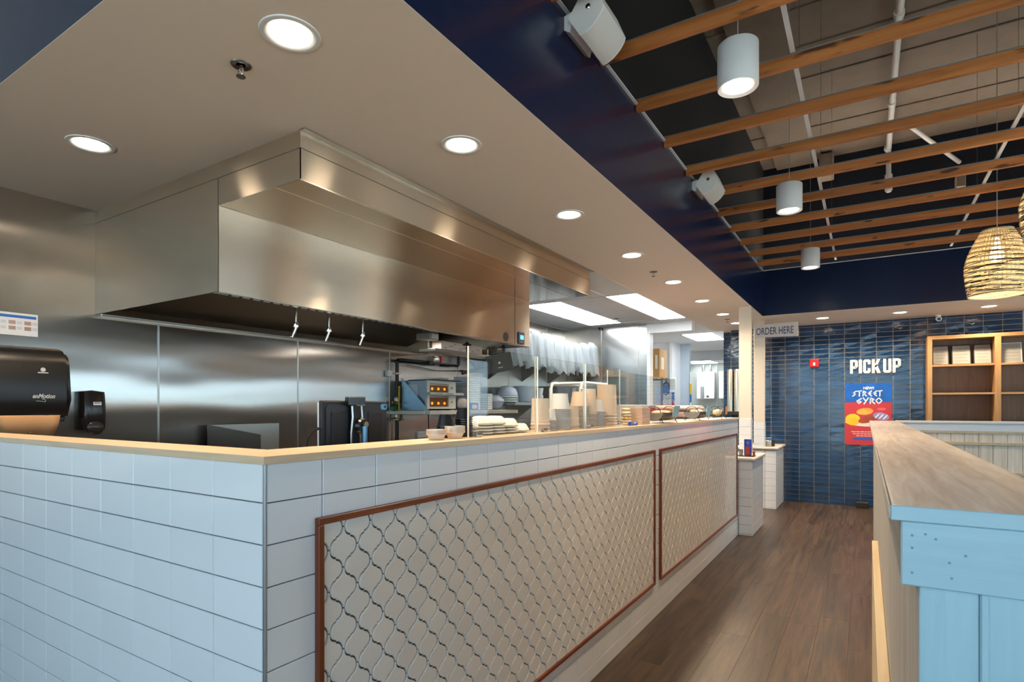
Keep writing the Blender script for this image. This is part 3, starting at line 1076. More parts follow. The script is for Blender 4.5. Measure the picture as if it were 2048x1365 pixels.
hlo = bpy.data.objects.new('lamp', hl)
COL.objects.link(hlo)
hlo.parent = lf
hlo.location = (-.035, .02, 0.0)

# ------------------------------------------------------------------ recessed downlights
def downlights():
    ring = MB().lathe([(.098, -.0005), (.097, -.004), (.086, -.006), (.072, -.002), (.0705, .0)], 0, 0, 40, close=False).mesh('trim_ring', smooth=50)
    ring.materials.append(M_WPLAST)
    lens = MB().lathe([(.0705, -.0012), (.0705, -.0006)], 0, 0, 32).mesh('lens')
    lens.materials.append(M_LENS)
    ld = bpy.data.lights.new('downlight_lamp', 'AREA')
    ld.shape = 'DISK'
    ld.size = .13
    ld.energy = DL_E
    ld.color = (1.0, .80, .57)
    ld.spread = R(140)
    spots = [(-1.64, y) for y in (1.225, 2.175, 3.334, 4.499, 5.682, 6.868, 8.0, 8.95)]
    labs = ['recessed downlight at the near soffit corner, largest in the picture'] + [ORD[k] + ' recessed downlight along the aisle soffit, counted from the near corner' for k in range(1, 8)]
    spots += [(-3.135, 1.235), (-.52, 9.08), (.379, 9.09), (1.292, 9.11)]
    labs += ['recessed downlight over the paper towel dispenser, at the left', 'recessed downlight by the ORDER HERE sign', 'recessed downlight in front of the PICK UP letters', 'recessed downlight in front of the wooden shelf']
    for (x, y), lab in zip(spots, labs):
        t = thing('downlight', lab, 'ceiling light', (x, y, ZC), 'recessed downlights')
        for n, me in (('trim_ring', ring), ('lens', lens)):
            o = bpy.data.objects.new(n, me)
            COL.objects.link(o)
            o.parent = t
        l = bpy.data.objects.new('lamp', ld)
        COL.objects.link(l)
        l.parent = t
        l.location = (0, 0, -.008)


DL_E = 13.0
downlights()

# sprinkler heads
def sprinkler(x, y, label):
    t = thing('sprinkler_head', label, 'sprinkler', (x, y, ZC), 'sprinkler heads')
    MB().lathe([(.036, 0), (.034, -.004), (.022, -.005), (.016, .0)], x, y, 24, o=ZC).build('escutcheon', mat('sprinkler_steel', '6b635a', 0.3, 1.0), t, smooth=50)
    MB().lathe([(.008, -.003), (.008, -.02), (.005, -.022)], x, y, 12, o=ZC).build('frame_boss', M_CHROME, t, smooth=50)
    MB().tube([(x - .012, y, ZC - .018), (x - .010, y, ZC - .034), (x, y, ZC - .042), (x + .010, y, ZC - .034), (x + .012, y, ZC - .018)], .0028, 6).build('frame_arm', M_CHROME, t)
    MB().lathe([(.016, -.045), (.016, -.042), (.003, -.040)], x, y, 12, o=ZC).build('deflector', mat('sprinkler_steel', '6b635a', 0.3, 1.0), t)


sprinkler(-1.941, 1.24, 'steel sprinkler head by the largest downlight')
sprinkler(-1.67, 5.153, 'small sprinkler head in the soffit beyond the hood')
sprinkler(-1.68, 8.5, 'tiny sprinkler head in the soffit by the cream posts')
sprinkler(-3.0, 7.6, 'tiny sprinkler head in the white kitchen ceiling')

# ------------------------------------------------------------------ open ceiling: slats, tees, lamps, pipes
for k in range(-6, 10):
    yk = 2.83 + .569 * k
    if k < 0:
        lab = 'fir ceiling slat above the camera, ' + ORD[-k - 1] + ' before the first one in view'
    else:
        lab = 'fir ceiling slat, ' + (ORD[k] if k else 'nearest') + ' in view from the camera'
    t = thing('ceiling_slat', lab, 'slat', (SX, yk, 3.287), 'fir ceiling slats')
    x0 = SX + (.003 if k != 4 else .003)
    MB().box(x0, RIGHT_X - .01, yk - .018, yk + .018, 3.287, 3.352, bev=.0015).build('board', M_SLAT, t)
    MB().box(x0, RIGHT_X - .01, yk - .012, yk + .012, 3.3525, 3.362).build('metal_channel', mat('galvanised', '9aa6ae', 0.4, 0.7), t)
    for xx in ((-.335, .85) if k % 3 == 1 else ()):
        MB().tube([(xx + .03, yk, 3.36), (xx + .03, yk, 4.95)], .0016, 5).build('hanger_wire', mat('wire_grey', '77726b', 0.5, 0.5), t)
for i, xx in enumerate((-.335, .85, 2.04)):
    t = tag(MB().box(xx - .012, xx + .012, -1.0, SFY - .002, 3.363, 3.371).box(xx - .0015, xx + .0015, -1.0, SFY - .002, 3.371, 3.40).build('ceiling_tee', M_WHITE),
            ['white ceiling tee crossing the slats nearer the navy soffit', 'white ceiling tee crossing the slats by the woven pendant', 'white ceiling tee crossing the slats on the window side'][i], 'ceiling tee', 'white tees over the slats')


def speaker(y0, label):
    t = thing('speaker', label, 'speaker', (SX, y0, 3.16), 'white wall speakers')
    A, B, Cc, D, E_ = (-1.178, 3.262), (-1.118, 3.170), (-1.0, 3.268), (-1.045, 3.375), (-1.10, 3.37)
    fr = []
    for k in range(11):
        u = k / 10
        x = B[0] + (Cc[0] - B[0]) * u
        z = B[1] + (Cc[1] - B[1]) * u
        bul = .022 * math.sin(math.pi * u) ** .7
        fr.append((x + bul * .63, z - bul * .77))
    body = [A] + fr + [D, E_]
    MB().prism([(-1.178, 3.262)] + fr[:1] + fr[-1:] + [D, E_], 1, y0 + .006, y0 + .264).build('cabinet', M_WPLAST, t)
    MB().prism(fr + [(-1.008, 3.285), (-1.13, 3.182)], 1, y0 + .004, y0 + .266).build('grille', mat('speaker_grille', 'd9d8d6', 0.55, bump=.25, bscale=700), t, smooth=40)
    MB().prism(body, 1, y0 - .004, y0 + .004).build('end_cap', M_WPLAST, t)
    MB().prism(body, 1, y0 + .266, y0 + .274).build('end_cap', M_WPLAST, t)
    MB().prism([(SX + .001, 3.235), (-1.18, 3.215), (-1.165, 3.262), (-1.165, 3.31), (SX + .001, 3.30)], 1, y0 + .02, y0 + .25).build('bracket', M_WHITE, t)
    MB().lathe([(.012, 0), (.012, -.004), (.008, -.006)], -1.075, 3.285, 14, axis=1, o=y0 - .004).build('bracket_screw', M_CHROME, t)
    MB().box(-1.035, -1.031, y0 + .15, y0 + .19, 3.218, 3.226).build('badge', M_GREYP, t)


speaker(2.385, 'white wall speaker on the navy soffit, nearest and largest')
speaker(4.70, 'smaller white wall speaker further along the navy soffit')


def cyl_lamp(x, y, label):
    t = thing('cylinder_pendant', label, 'pendant lamp', (x, y, 3.0), 'white cylinder pendants')
    MB().lathe([(.066, .012), (.090, .0), (.094, .004), (.094, .204), (.088, .21), (.0, .213)], x, y, 36, o=3.0).build('housing', mat('pendant_white', 'd9dadc', 0.5), t, smooth=50)
    MB().lathe([(.066, .006), (.066, .014)], x, y, 28, o=3.0).build('lens', M_LENS, t)
    MB().lathe([(.006, .212), (.006, .235)], x, y, 10, o=3.0).build('cable_grip', M_CHROME, t)
    MB().tube([(x, y, 3.235), (x, y, 4.94)], .0022, 6).build('cable', mat('cable_grey', 'a9aaab', 0.5), t)
    ld = bpy.data.lights.new('pendant_lamp', 'AREA')
    ld.shape, ld.size, ld.energy, ld.color, ld.spread = 'DISK', .12, CYL_E, (1.0, .80, .57), R(120)
    l = bpy.data.objects.new('lamp', ld)
    COL.objects.link(l)
    l.parent = t
    l.location = (0, 0, .003)


CYL_E = 13.0
cyl_lamp(-.527, 2.91, 'white cylinder pendant lamp, nearest of three in the row')
cyl_lamp(-.515, 4.955, 'white cylinder pendant lamp, middle of three in the row')
cyl_lamp(-.525, 7.095, 'white cylinder pendant lamp, furthest of three in the row')

M_ROPE = mat('woven_rope', 'e6d3ac', 0.7, rand=.08)
M_ROPED = mat('woven_rope_dark', '4a3322', 0.8, rand=.1)


def woven(x, y, z0, h, rmax, label):
    """shade of real rope rings over upright strands, lit bulb inside"""
    t = thing('woven_pendant', label, 'pendant lamp', (x, y, z0), 'woven pendant lamps')
    def rad(u):           # 0 bottom .. 1 top
        if u < .45:
            return rmax * (.86 + .14 * math.sin(math.pi * (u + .05) / 1.0))
        v = (u - .45) / .55
        return rmax * (.998 - .52 * v ** 1.5)
    rings_l, rings_d = MB(), MB()
    n = 84
    rnd = random.Random(int(z0 * 1000))
    for k in range(n + 1):
        u = k / n
        r = rad(u) + rnd.uniform(-.0015, .0015)
        seg = 40
        pts = [(x + (r + .002 * math.sin(i * math.pi + k * math.pi)) * math.cos(2 * math.pi * i / seg), y + (r + .002 * math.sin(i * math.pi + k * math.pi)) * math.sin(2 * math.pi * i / seg), z0 + u * h + .002 * math.sin(3 * 2 * math.pi * i / seg + k)) for i in range(seg + 1)]
        rings_l.tube(pts, .0029 if 0 < k < n else .007, 4)
        if rnd.random() < (.75 if u < .45 else .4):
            for _ in range(rnd.randint(2, 5)):
                a0, ln = rnd.uniform(0, 6.28), rnd.uniform(.15, .9)
                q = [(x + (r + .003) * math.cos(a0 + ln * i / 6), y + (r + .003) * math.sin(a0 + ln * i / 6), z0 + u * h + .002 * math.sin(3 * (a0 + ln * i / 6) + k)) for i in range(7)]
                rings_d.tube(q, .0034, 4)
    rings_l.build('rope_rings', M_ROPE, t)
    rings_d.build('dark_rope_flecks', M_ROPED, t)
    for i in range(48):
        a = 2 * math.pi * i / 48
        MB().tube([(x + rad(u / 12) * math.cos(a), y + rad(u / 12) * math.sin(a), z0 + u / 12 * h) for u in range(13)], .0024, 4).build('upright_strand', M_ROPE, t)
    MB().lathe([(.03, h - .06), (.03, h), (.018, h + .02)], x, y, 16, o=z0).build('lamp_holder', M_DARKM, t)
    MB().lathe([(.012, h - .06), (.02, h - .10), (.045, h - .19), (.048, h - .22), (.036, h - .26), (.0, h - .275)], x, y, 20, o=z0).build('bulb', mat('warm_bulb', 'ffffff', .4, emit=(1, .78, .5, 1), estr=14), t, smooth=60)
    MB().tube([(x, y, z0 + h + .02), (x, y, 4.94)], .0035, 6).build('cable', mat('cable_grey', 'a9aaab', .5), t)
    lp = bpy.data.lights.new('bulb_lamp', 'POINT')
    lp.energy, lp.color, lp.shadow_soft_size = 7, (1, .78, .5), .045
    l = bpy.data.objects.new('lamp', lp)
    COL.objects.link(l)
    l.parent = t
    l.location = (0, 0, h - .33)


woven(.946, 6.3, 2.415, .55, .222, 'woven rope dome pendant glowing in front of the navy soffit')
woven(1.09, 5.0, 2.56, .50, .225, 'woven rope pendant cut off by the right edge of the picture')

# things up in the roof space
pipe = thing('roof_pipe', 'white pipe running along under the roof deck', 'pipe', (.24, 3, 4.85))
MB().tube([(.225, -2.5, 4.86), (.25, 9.09, 4.86)], .032, 12).build('run', M_WPLAST, pipe, smooth=40)
for yy in (4.2, 5.9, 7.6, 8.9):
    MB().tube([(.24, yy, 4.86), (.24, yy + .07, 4.86)], .043, 12).build('coupling', M_WPLAST, pipe, smooth=40)
    MB().tube([(.24, yy + .035, 4.89), (.24, yy + .035, 4.945)], .006, 6).build('hanger', M_STEEL, pipe)
dp = thing('drop_pipe', 'short white drop pipe with couplings against the blue-black wall', 'pipe', (.25, 8.95, 4.2))
MB().tube([(.25, 9.0, 4.80), (.25, 9.0, 4.30)], .03, 12).build('run', M_WPLAST, dp, smooth=40)
for z in (4.32, 4.48):
    MB().lathe([(.043, 0), (.043, .05)], .25, 9.0, 14, o=z).build('coupling', M_WPLAST, dp, smooth=40)
br_ = tag(MB().tube([(.43, 8.0, 4.70), (1.0, 9.1, 4.56)], .024, 10).build('roof_brace', M_WPLAST, None, 40), 'slanted white brace under the roof deck', 'brace')
ub = MB().box(-.55, -.38, 8.85, 9.09, 4.62, 4.93, bev=.01).build('junction_box', mat('tan_box', '9a8a78', .6))
tag(ub, 'tan junction box where the roof meets the blue-black wall', 'box')
ub = MB().box(.95, 1.05, 8.95, 9.09, 4.2, 4.36, bev=.01).build('junction_box', mat('tan_box', '9a8a78', .6))
tag(ub, 'small tan box low on the blue-black wall', 'box')
pl = tag(MB().box(-1.1, -.62, 2.6, 9.05, 4.90, 4.958).build('roof_beam', M_ROOF), 'tan beam along the roof deck beside the black wall', 'beam')
dn = tag(MB().tube([(-.95, 5.2, 4.9), (-.6, 4.4, 4.55), (-.2, 4.0, 4.7), (.5, 3.6, 4.93)], .006, 6).build('ceiling_cable', M_CABLE), 'thin dark cable looping under the roof deck', 'cable')
sp = thing('roof_sprinkler', 'tan sprinkler riser hanging by the white tee', 'sprinkler', (-.25, 3.6, 4.4))
MB().tube([(-.25, 3.75, 4.95), (-.25, 3.75, 4.45)], .014, 8).build('riser', M_STEEL, sp)
MB().lathe([(.03, 0), (.034, .03), (.02, .09)], -.25, 3.75, 12, o=4.37).build('head', M_GREYP, sp)

# ------------------------------------------------------------------ far wall dressing
pk = thing('pick_up_lettering', 'white PICK UP letters mounted on the blue tiles', 'lettering', (-.2, FY - .02, 1.95))
M_LET = mat('letter_white', 'efe6dc', .5)
LT = .036
def letter(kind, x):
    z0, z1, w_ = 1.951, 2.152, .098
    P_ = []
    if kind == 'P':
        P_ = [[(x, z0), (x + LT, z0), (x + LT, z1), (x, z1)], [(x + LT, z1 - LT), (x + w_ - .03, z1 - LT), (x + w_ - .012, z1 - .008), (x + w_ - .03, z1), (x + LT, z1)],
              [(x + w_ - LT, z0 + .085), (x + w_ - .012, z0 + .085), (x + w_, z0 + .10), (x + w_, z1 - .022), (x + w_ - .012, z1 - .008), (x + w_ - LT, z1 - LT)],
              [(x + LT, z0 + .070), (x + w_ - .03, z0 + .070), (x + w_ - .012, z0 + .085), (x + w_ - LT, z0 + .085 + LT * .5), (x + LT, z0 + .070 + LT)]]
    elif kind == 'I':
        P_ = [[(x, z0), (x + LT + .004, z0), (x + LT + .004, z1), (x, z1)]]
    elif kind == 'C':
        P_ = [[(x, z0 + .022), (x + .02, z0), (x + LT, z0), (x + LT, z1), (x + .02, z1), (x, z1 - .022)],
              [(x + LT, z1 - LT), (x + w_ - .004, z1 - LT), (x + w_ - .004, z1 - .02), (x + w_ - .024, z1), (x + LT, z1)],
              [(x + LT, z0), (x + w_ - .024, z0), (x + w_ - .004, z0 + .02), (x + w_ - .004, z0 + LT), (x + LT, z0 + LT)],
              [(x + w_ - .004 - LT, z1 - .072), (x + w_ - .004, z1 - .072), (x + w_ - .004, z1 - LT), (x + w_ - .004 - LT, z1 - LT)],
              [(x + w_ - .004 - LT, z0 + LT), (x + w_ - .004, z0 + LT), (x + w_ - .004, z0 + .072), (x + w_ - .004 - LT, z0 + .072)]]
    elif kind == 'K':
        P_ = [[(x, z0), (x + LT, z0), (x + LT, z1), (x, z1)], [(x + LT, z0 + .085), (x + LT + .02, z0 + .085), (x + w_ + .006, z1), (x + w_ - .034, z1), (x + LT, z0 + .115)],
              [(x + LT, z0 + .07), (x + w_ - .03, z0), (x + w_ + .012, z0), (x + LT + .026, z0 + .125), (x + LT, z0 + .105)]]
    elif kind == 'U':
        P_ = [[(x, z0 + .022), (x + .02, z0), (x + LT, z0), (x + LT, z1), (x, z1)], [(x + w_ - LT, z0), (x + w_ - .02, z0), (x + w_, z0 + .022), (x + w_, z1), (x + w_ - LT, z1)],
              [(x + LT, z0), (x + w_ - LT, z0), (x + w_ - LT, z0 + LT), (x + LT, z0 + LT)]]
    m_ = MB()
    for p in P_:
        m_.prism(p, 1, FY - .034, FY - .010)
    return m_
for ch, x in (('P', -.203), ('I', -.093), ('C', -.040), ('K', .068), ('U', .206), ('P', .318)):
    letter(ch, x).build('letter', M_LET, pk)

ps = thing('street_gyro_poster', 'blue and red STREET GYRO poster on the tiled wall', 'poster', (-.27, FY - .02, .9))
X0, X1, Z0, Z1 = -.268, .312, .905, 1.803
def rrect(x0, x1, z0, z1, r, n=5):
    p = []
    for cx_, cz_, a0 in ((x1 - r, z1 - r, 0), (x0 + r, z1 - r, 90), (x0 + r, z0 + r, 180), (x1 - r, z0 + r, 270)):
        for k in range(n + 1):
            a = R(a0 + 90 * k / n)
            p.append((cx_ + r * math.cos(a), cz_ + r * math.sin(a)))
    return p
PYF = FY - .013
MB().prism(rrect(X0, X1, Z0, Z1, .035), 1, PYF, FY - .008).build('red_sheet', mat('poster_red', 'b8343a', .4), ps)
zb = Z1 - (Z1 - Z0) * .305
top = [p for p in rrect(X0, X1, Z0, Z1, .035) if p[1] > zb] 
MB().prism(top + [(X0, zb), (X1, zb)], 1, PYF - .0012, PYF).build('blue_field', mat('poster_blue', '0f5ab4', .4, var=.25), ps)
M_PW = mat('poster_white', 'f2f0ec', .5)
text_obj('lettering_new', 'NEW!', .052, (X0 + .23, PYF - .003, Z1 - .085), FAR_ROT, M_PW, ps, .0004, 1.0, .0015)
STROKES = {
    'S': [[(.95, .95), (.2, .62), (.8, .42), (.05, .0)]],
    'T': [[(0, .92), (1, 1)], [(.5, .95), (.45, 0)]],
    'R': [[(.15, 0), (.2, 1)], [(.2, .98), (.9, .72), (.22, .45)], [(.35, .5), (.95, 0)]],
    'E': [[(.95, .98), (.15, .52), (.95, .02)], [(.2, .5), (.85, .52)]],
    'G': [[(.95, .9), (.05, .45), (.5, .02), (.95, .4), (.5, .42)]],
    'Y': [[(.05, 1), (.5, .5)], [(1, 1), (.2, -.05)]],
    'O': [[(.5, 1), (1.05, .5), (.5, 0), (-.05, .5), (.5, 1)]]}
def strokes(word, x, z, w, h, th, dx):
    m_ = MB()
    for i, ch in enumerate(word):
        for line in STROKES[ch]:
            for (a, b), (c, d) in zip(line, line[1:]):
                p, q = Vector((x + i * dx + a * w, z + b * h)), Vector((x + i * dx + c * w, z + d * h))
                dr = (q - p).normalized()
                n_ = Vector((-dr.y, dr.x)) * th / 2
                p, q = p - dr * th * .3, q + dr * th * .3
                m_.prism([tuple(p + n_), tuple(q + n_), tuple(q - n_), tuple(p - n_)], 1, PYF - .0035, PYF - .0018)
    return m_
strokes('STREET', X0 + .095, Z1 - .185, .052, .078, .0135, .063).build('lettering_street', M_PW, ps)
strokes('GYRO', X0 + .145, Z1 - .295, .068, .085, .0145, .081).build('lettering_gyro', M_PW, ps)
def blob(x, z, rx, rz, d, m_, name, parent, tilt=0.0, n=20):
    pts = [(x + rx * math.cos(2 * math.pi * k / n) * math.cos(tilt) - rz * math.sin(2 * math.pi * k / n) * math.sin(tilt),
            z + rx * math.cos(2 * math.pi * k / n) * math.sin(tilt) + rz * math.sin(2 * math.pi * k / n) * math.cos(tilt)) for k in range(n)]
    return MB().prism(pts, 1, PYF - d, PYF - .0001).build(name, m_, parent)
zc_ = Z0 + .36
def half_plate(zc0, rx, rz):
    m_ = MB()
    pts = [(X0 + .002, zc0)] + [(X0 + .30 + rx * math.cos(a), zc0 + rz * math.sin(a)) for a in [math.pi + math.pi * k / 16 for k in range(17)] if X0 + .30 + rx * math.cos(a) > X0 + .002 and X0 + .30 + rx * math.cos(a) < X1 - .002] + [(X1 - .002, zc0)]
    m_.prism(pts, 1, PYF - .0006, PYF - .0001)
    return m_
half_plate(zc_ - .02, .30, .07).build('printed_plate', mat('poster_plate', 'd8cfc6', .5), ps)
blob(X0 + .10, zc_ + .01, .095, .085, .0010, mat('poster_fries', 'e8b024', .5, var=.35), 'printed_fries', ps)
blob(X0 + .25, zc_ + .13, .105, .05, .0014, mat('poster_crust', 'dd9440', .5, var=.35), 'printed_bread', ps, .1)
blob(X0 + .28, zc_ + .015, .115, .05, .0018, mat('poster_meat', '8a3b2a', .5, var=.5), 'printed_meat', ps, .3)
blob(X0 + .45, zc_ + .06, .10, .055, .0022, mat('poster_wrap', '8d86b8', .5, var=.3), 'printed_wrap', ps, -.2)
for k in range(3):
    blob(X0 + .40 + .05 * k, zc_ + .065 - .008 * k, .007, .045, .0026, mat('poster_stripe', 'f0e8e8', .5), 'printed_stripe', ps, -.7)
blob(X0 + .455, zc_ + .165, .055, .02, .0005, mat('poster_red_light', 'd4595c', .5), 'printed_tag', ps)
for z, w_ in ((.185, .21), (.155, .19), (.125, .15)):
    m_ = MB()
    x = (X0 + X1) / 2 - w_
    while x < (X0 + X1) / 2 + w_:
        e = x + random.uniform(.02, .06)
        m_.box(x, e, PYF - .0008, PYF - .0001, Z0 + z, Z0 + z + .014)
        x = e + .008
    m_.build('small_print', mat('poster_pink', 'e4a2a0', .5), ps)
MB().prism(rrect(X0 + .10, X1 - .10, Z0 + .072, Z0 + .108, .016), 1, PYF - .0008, PYF).build('blue_button', mat('poster_blue_dark', '2a55b0', .4), ps)

al = thing('fire_alarm', 'red fire alarm strobe on the blue tiles', 'alarm', (-.67, FY, 2.06))
MB().box(-.732, -.607, FY - .045, FY - .007, 2.066, 2.186, bev=.008, seg=2).build('housing', M_RED, al)
MB().box(-.685, -.655, FY - .06, FY - .045, 2.085, 2.135, bev=.004).build('strobe_lens', mat('strobe_clear', 'f3d9d6', .2), al)
cmr = thing('security_camera', 'small white bullet security camera under the far soffit', 'camera', (.83, 9.6, 2.7))
MB().lathe([(.035, -.001), (.035, -.02), (.015, -.025)], .83, 9.62, 18, o=ZC).build('mount', M_WPLAST, cmr)
MB().tube([(.83, 9.66, 2.668), (.83, 9.52, 2.645)], .032, 16).build('body', M_WPLAST, cmr, smooth=40)
MB().tube([(.83, 9.521, 2.645), (.83, 9.518, 2.6445)], .021, 16).build('lens', M_DARK, cmr)

sh = thing('wall_shelf_unit', 'oak cubby shelf unit against the blue tiled wall', 'shelf', (.70, FY - .3, 1.0))
SYF, SYB = 9.46, FY - .008
for x0, x1 in ((.70, .752), (1.398, 1.462), (2.10, 2.16)):
    MB().box(x0, x1, SYF, SYB, .55, 2.365).build('upright', M_SHELF, sh)
MB().box(.70, 2.16, SYF, SYB, 2.366, 2.412).build('top_board', mat('oak_shelf_flat', 'b98e5e', .45, grain=0, gcol='a0774a', gscale=5), sh)
for xa, xb in ((.753, 1.397), (1.463, 2.099)):
    for z in (2.000, 1.625, 1.25, .87, .55):
        MB().box(xa, xb, SYF + .005, SYB - .012, z, z + .025).build('shelf_board', MATS['oak_shelf_flat'], sh)
    MB().box(xa, xb, SYB - .012, SYB, .55, 2.365).build('back_panel', M_SHELFB, sh)
fr_specs = [(.765, .945, 'black framed certificate at the left end of the top cubby'), (.975, 1.178, 'black framed certificate in the middle of the left cubby'),
            (1.205, 1.392, 'black framed certificate right of the middle in the left cubby'), (1.475, 1.69, 'framed grey certificate in the right hand cubby')]
for i, (a, b, lab) in enumerate(fr_specs):
    t = thing('framed_certificate', lab, 'frame', (a, 9.6, 2.026), 'framed certificates on the shelf')
    ly, hy = (9.60, 9.66)
    zz0, zz1 = 2.026, 2.292
    def tilt(x0, x1, z0, z1, d0, d1, m_, nm):
        f = lambda z: ly + (hy - ly) * (z - zz0) / (zz1 - zz0)
        q = MB()
        vs = [q.bm.verts.new(v) for v in [(x0, f(z0) - d0, z0), (x1, f(z0) - d0, z0), (x1, f(z1) - d0, z1), (x0, f(z1) - d0, z1), (x0, f(z0) - d1, z0), (x1, f(z0) - d1, z0), (x1, f(z1) - d1, z1), (x0, f(z1) - d1, z1)]]
        for fc in [(0, 3, 2, 1), (4, 5, 6, 7), (0, 1, 5, 4), (1, 2, 6, 5), (2, 3, 7, 6), (3, 0, 4, 7)]:
            q.bm.faces.new([vs[k] for k in fc])
        return q.build(nm, m_, t)
    mf = M_DARKM if i < 3 else M_WHITE
    tilt(a, b, zz0, zz1, 0, .012, mf, 'frame')
    tilt(a + .010, b - .010, zz0 + .010, zz1 - .010, .0121, .0128, mat('shaded_certificate_sheet', 'b5aaa4', .6), 'sheet')  # sheet colour darkened to carry the shade inside the cubbies
    for k in range(5):
        z = zz1 - .05 - k * .042
        tilt(a + .03, b - .03 - .02 * (k % 2), z, z + .006, .0128, .0132, mat('faint_print', '8d857f', .7), 'print_line')
    tilt(a + .008, b - .008, zz0 + .008, zz1 - .008, .0136, .0146, M_GLASS, 'glazing')

mb = tag(MB().box(-.125, .03, 9.60, 9.755, .001, .085, bev=.006).build('floor_box', M_DARKM), 'low black box on the floor against the blue tiles', 'box')

# ------------------------------------------------------------------ left: washing station on the steel wall
tw_ = thing('paper_towel_dispenser', 'black paper towel dispenser with enMotion lettering on the steel wall', 'dispenser', (WX, 1.2, 1.38))
prof = [(WX + .001, 1.405), (-3.955, 1.405), (-3.935, 1.44), (-3.928, 1.50), (-3.930, 1.70), (-3.95, 1.755), (-3.99, 1.785), (-4.05, 1.80), (WX + .001, 1.80)]
body = MB()
body.prism(prof, 1, 1.05, 1.452)
bmesh.ops.bevel(body.bm, geom=[e for e in body.bm.edges if abs(e.verts[0].co.y - e.verts[1].co.y) < 1e-6 and e.verts[0].co.x > WX + .01], offset=.022, segments=4, affect='EDGES')
body.build('cover', mat('smoky_black_plastic', '1b1918', .30), tw_, smooth=50)
MB().box(WX + .001, -3.965, 1.06, 1.436, 1.375, 1.405, bev=.006).build('base', M_DARK, tw_)
#MB().grid(lambda u, v: (-3.955 - .10 * v ** 1.6 + .012 * math.sin(v * 4), 1.085 + .30 * u + (u - .5) * -.05 * v, 1.41 - .165 * v), 8, 10)
sheet = MB()
sheet.grid(lambda u, v: (-3.945 - .05 * v ** 2 + .012 * math.sin(v * 5) + .008 * math.sin(u * 6), 1.115 + .29 * u + (.5 - u) * .07 * v, 1.412 - .17 * v), 10, 12)
sheet.build('paper_sheet', mat('brown_towel', 'b98d63', .8), tw_, smooth=80, solid=.0012)
M_LOGO = mat('silver_print', 'b9b9b7', .4)
text_obj('lettering', 'enMotion', .034, (-3.9265, 1.268, 1.508), WALL_ROT, M_LOGO, tw_, .0006, .78, .0008, shear=.35)
sw = MB().tube([(-3.9275, 1.285, 1.492), (-3.927, 1.305, 1.491), (-3.927, 1.322, 1.488)], .0014, 5)
sw.tube([(-3.927, 1.318 + .011 * math.cos(a), 1.494 + .009 * math.sin(a)) for a in [R(-60 + 22 * k) for k in range(9)]], .0016, 5)
sw.build('swoosh_mark', M_LOGO, tw_)
MB().lathe([(.012, 0), (.012, .001)], 1.318, 1.668, 20, axis=0, o=-3.9285).build('round_mark', M_LOGO, tw_)
MB().box(-3.9285, -3.9275, 1.294, 1.342, 1.648, 1.654).build('name_mark', M_LOGO, tw_)

sd = thing('soap_dispenser', 'small black soap dispenser on the steel wall', 'dispenser', (WX, 1.6, 1.31))
b_ = MB()
def soap(u, v):
    a = math.pi * u
    w_ = .070 * (1 + .05 * math.sin(math.pi * v)) 
    d_ = .105 * (.86 + .14 * math.sin(math.pi * (v * .8 + .15)))
    yy = 1.628 - w_ * (abs(math.cos(a)) ** .5) * math.copysign(1, math.cos(a))
    xx = WX + .001 + d_ * math.sin(a) ** .45
    return (xx, yy, 1.318 + .235 * v)
vs = b_.grid(soap, 17, 9)
b_.bm.faces.new(vs[0])
tc_ = b_.bm.verts.new((WX + .05, 1.628, 1.563))
for k in range(16):
    b_.bm.faces.new((vs[-1][k], vs[-1][k + 1], tc_))
b_.bm.faces.new((vs[-1][16], vs[-1][0], tc_))
b_.build('cover', mat('gloss_black', '1c1a19', .18), sd, smooth=45)
MB().lathe([(.048, .0), (.046, .012), (.030, .02)], 1.631, 1.330, 24, axis=0, o=WX + .088).build('push_bar', mat('gloss_black2', '2a2725', .2), sd, smooth=50)
MB().box(WX + .107, WX + .1085, 1.616, 1.660, 1.470, 1.490).build('sticker', mat('sticker_white', 'd8d3d6', .5), sd)
MB().box(WX + .1085, WX + .109, 1.621, 1.655, 1.481, 1.487).build('sticker_print', mat('sticker_blue', '5a62a8', .5), sd)

hs_ = thing('handwash_sign', 'white handwashing instruction sign with blue banner on the steel wall', 'sign', (WX, 1.2, 1.87))
MB().box(WX + .001, WX + .003, 1.10, 1.373, 1.873, 2.003).build('sheet', mat('sign_white', 'dcd9db', .5), hs_)
MB().box(WX + .003, WX + .0036, 1.104, 1.365, 1.974, 1.990).build('blue_banner', mat('sign_blue', '1f63ad', .5), hs_)
for r in range(2):
    for c in range(3):
        MB().box(WX + .003, WX + .0036, 1.165 + c * .072, 1.197 + c * .072, 1.936 - r * .032, 1.958 - r * .032).build('photo', mat('hand_photo', 'a98d80', .6, var=.3), hs_)
        for q in range(3):
            MB().box(WX + .003, WX + .0035, 1.202 + c * .072, 1.226 + c * .072, 1.940 - r * .032 + q * .006, 1.942 - r * .032 + q * .006).build('print_line', mat('print_grey', '9a9aa8', .6), hs_)

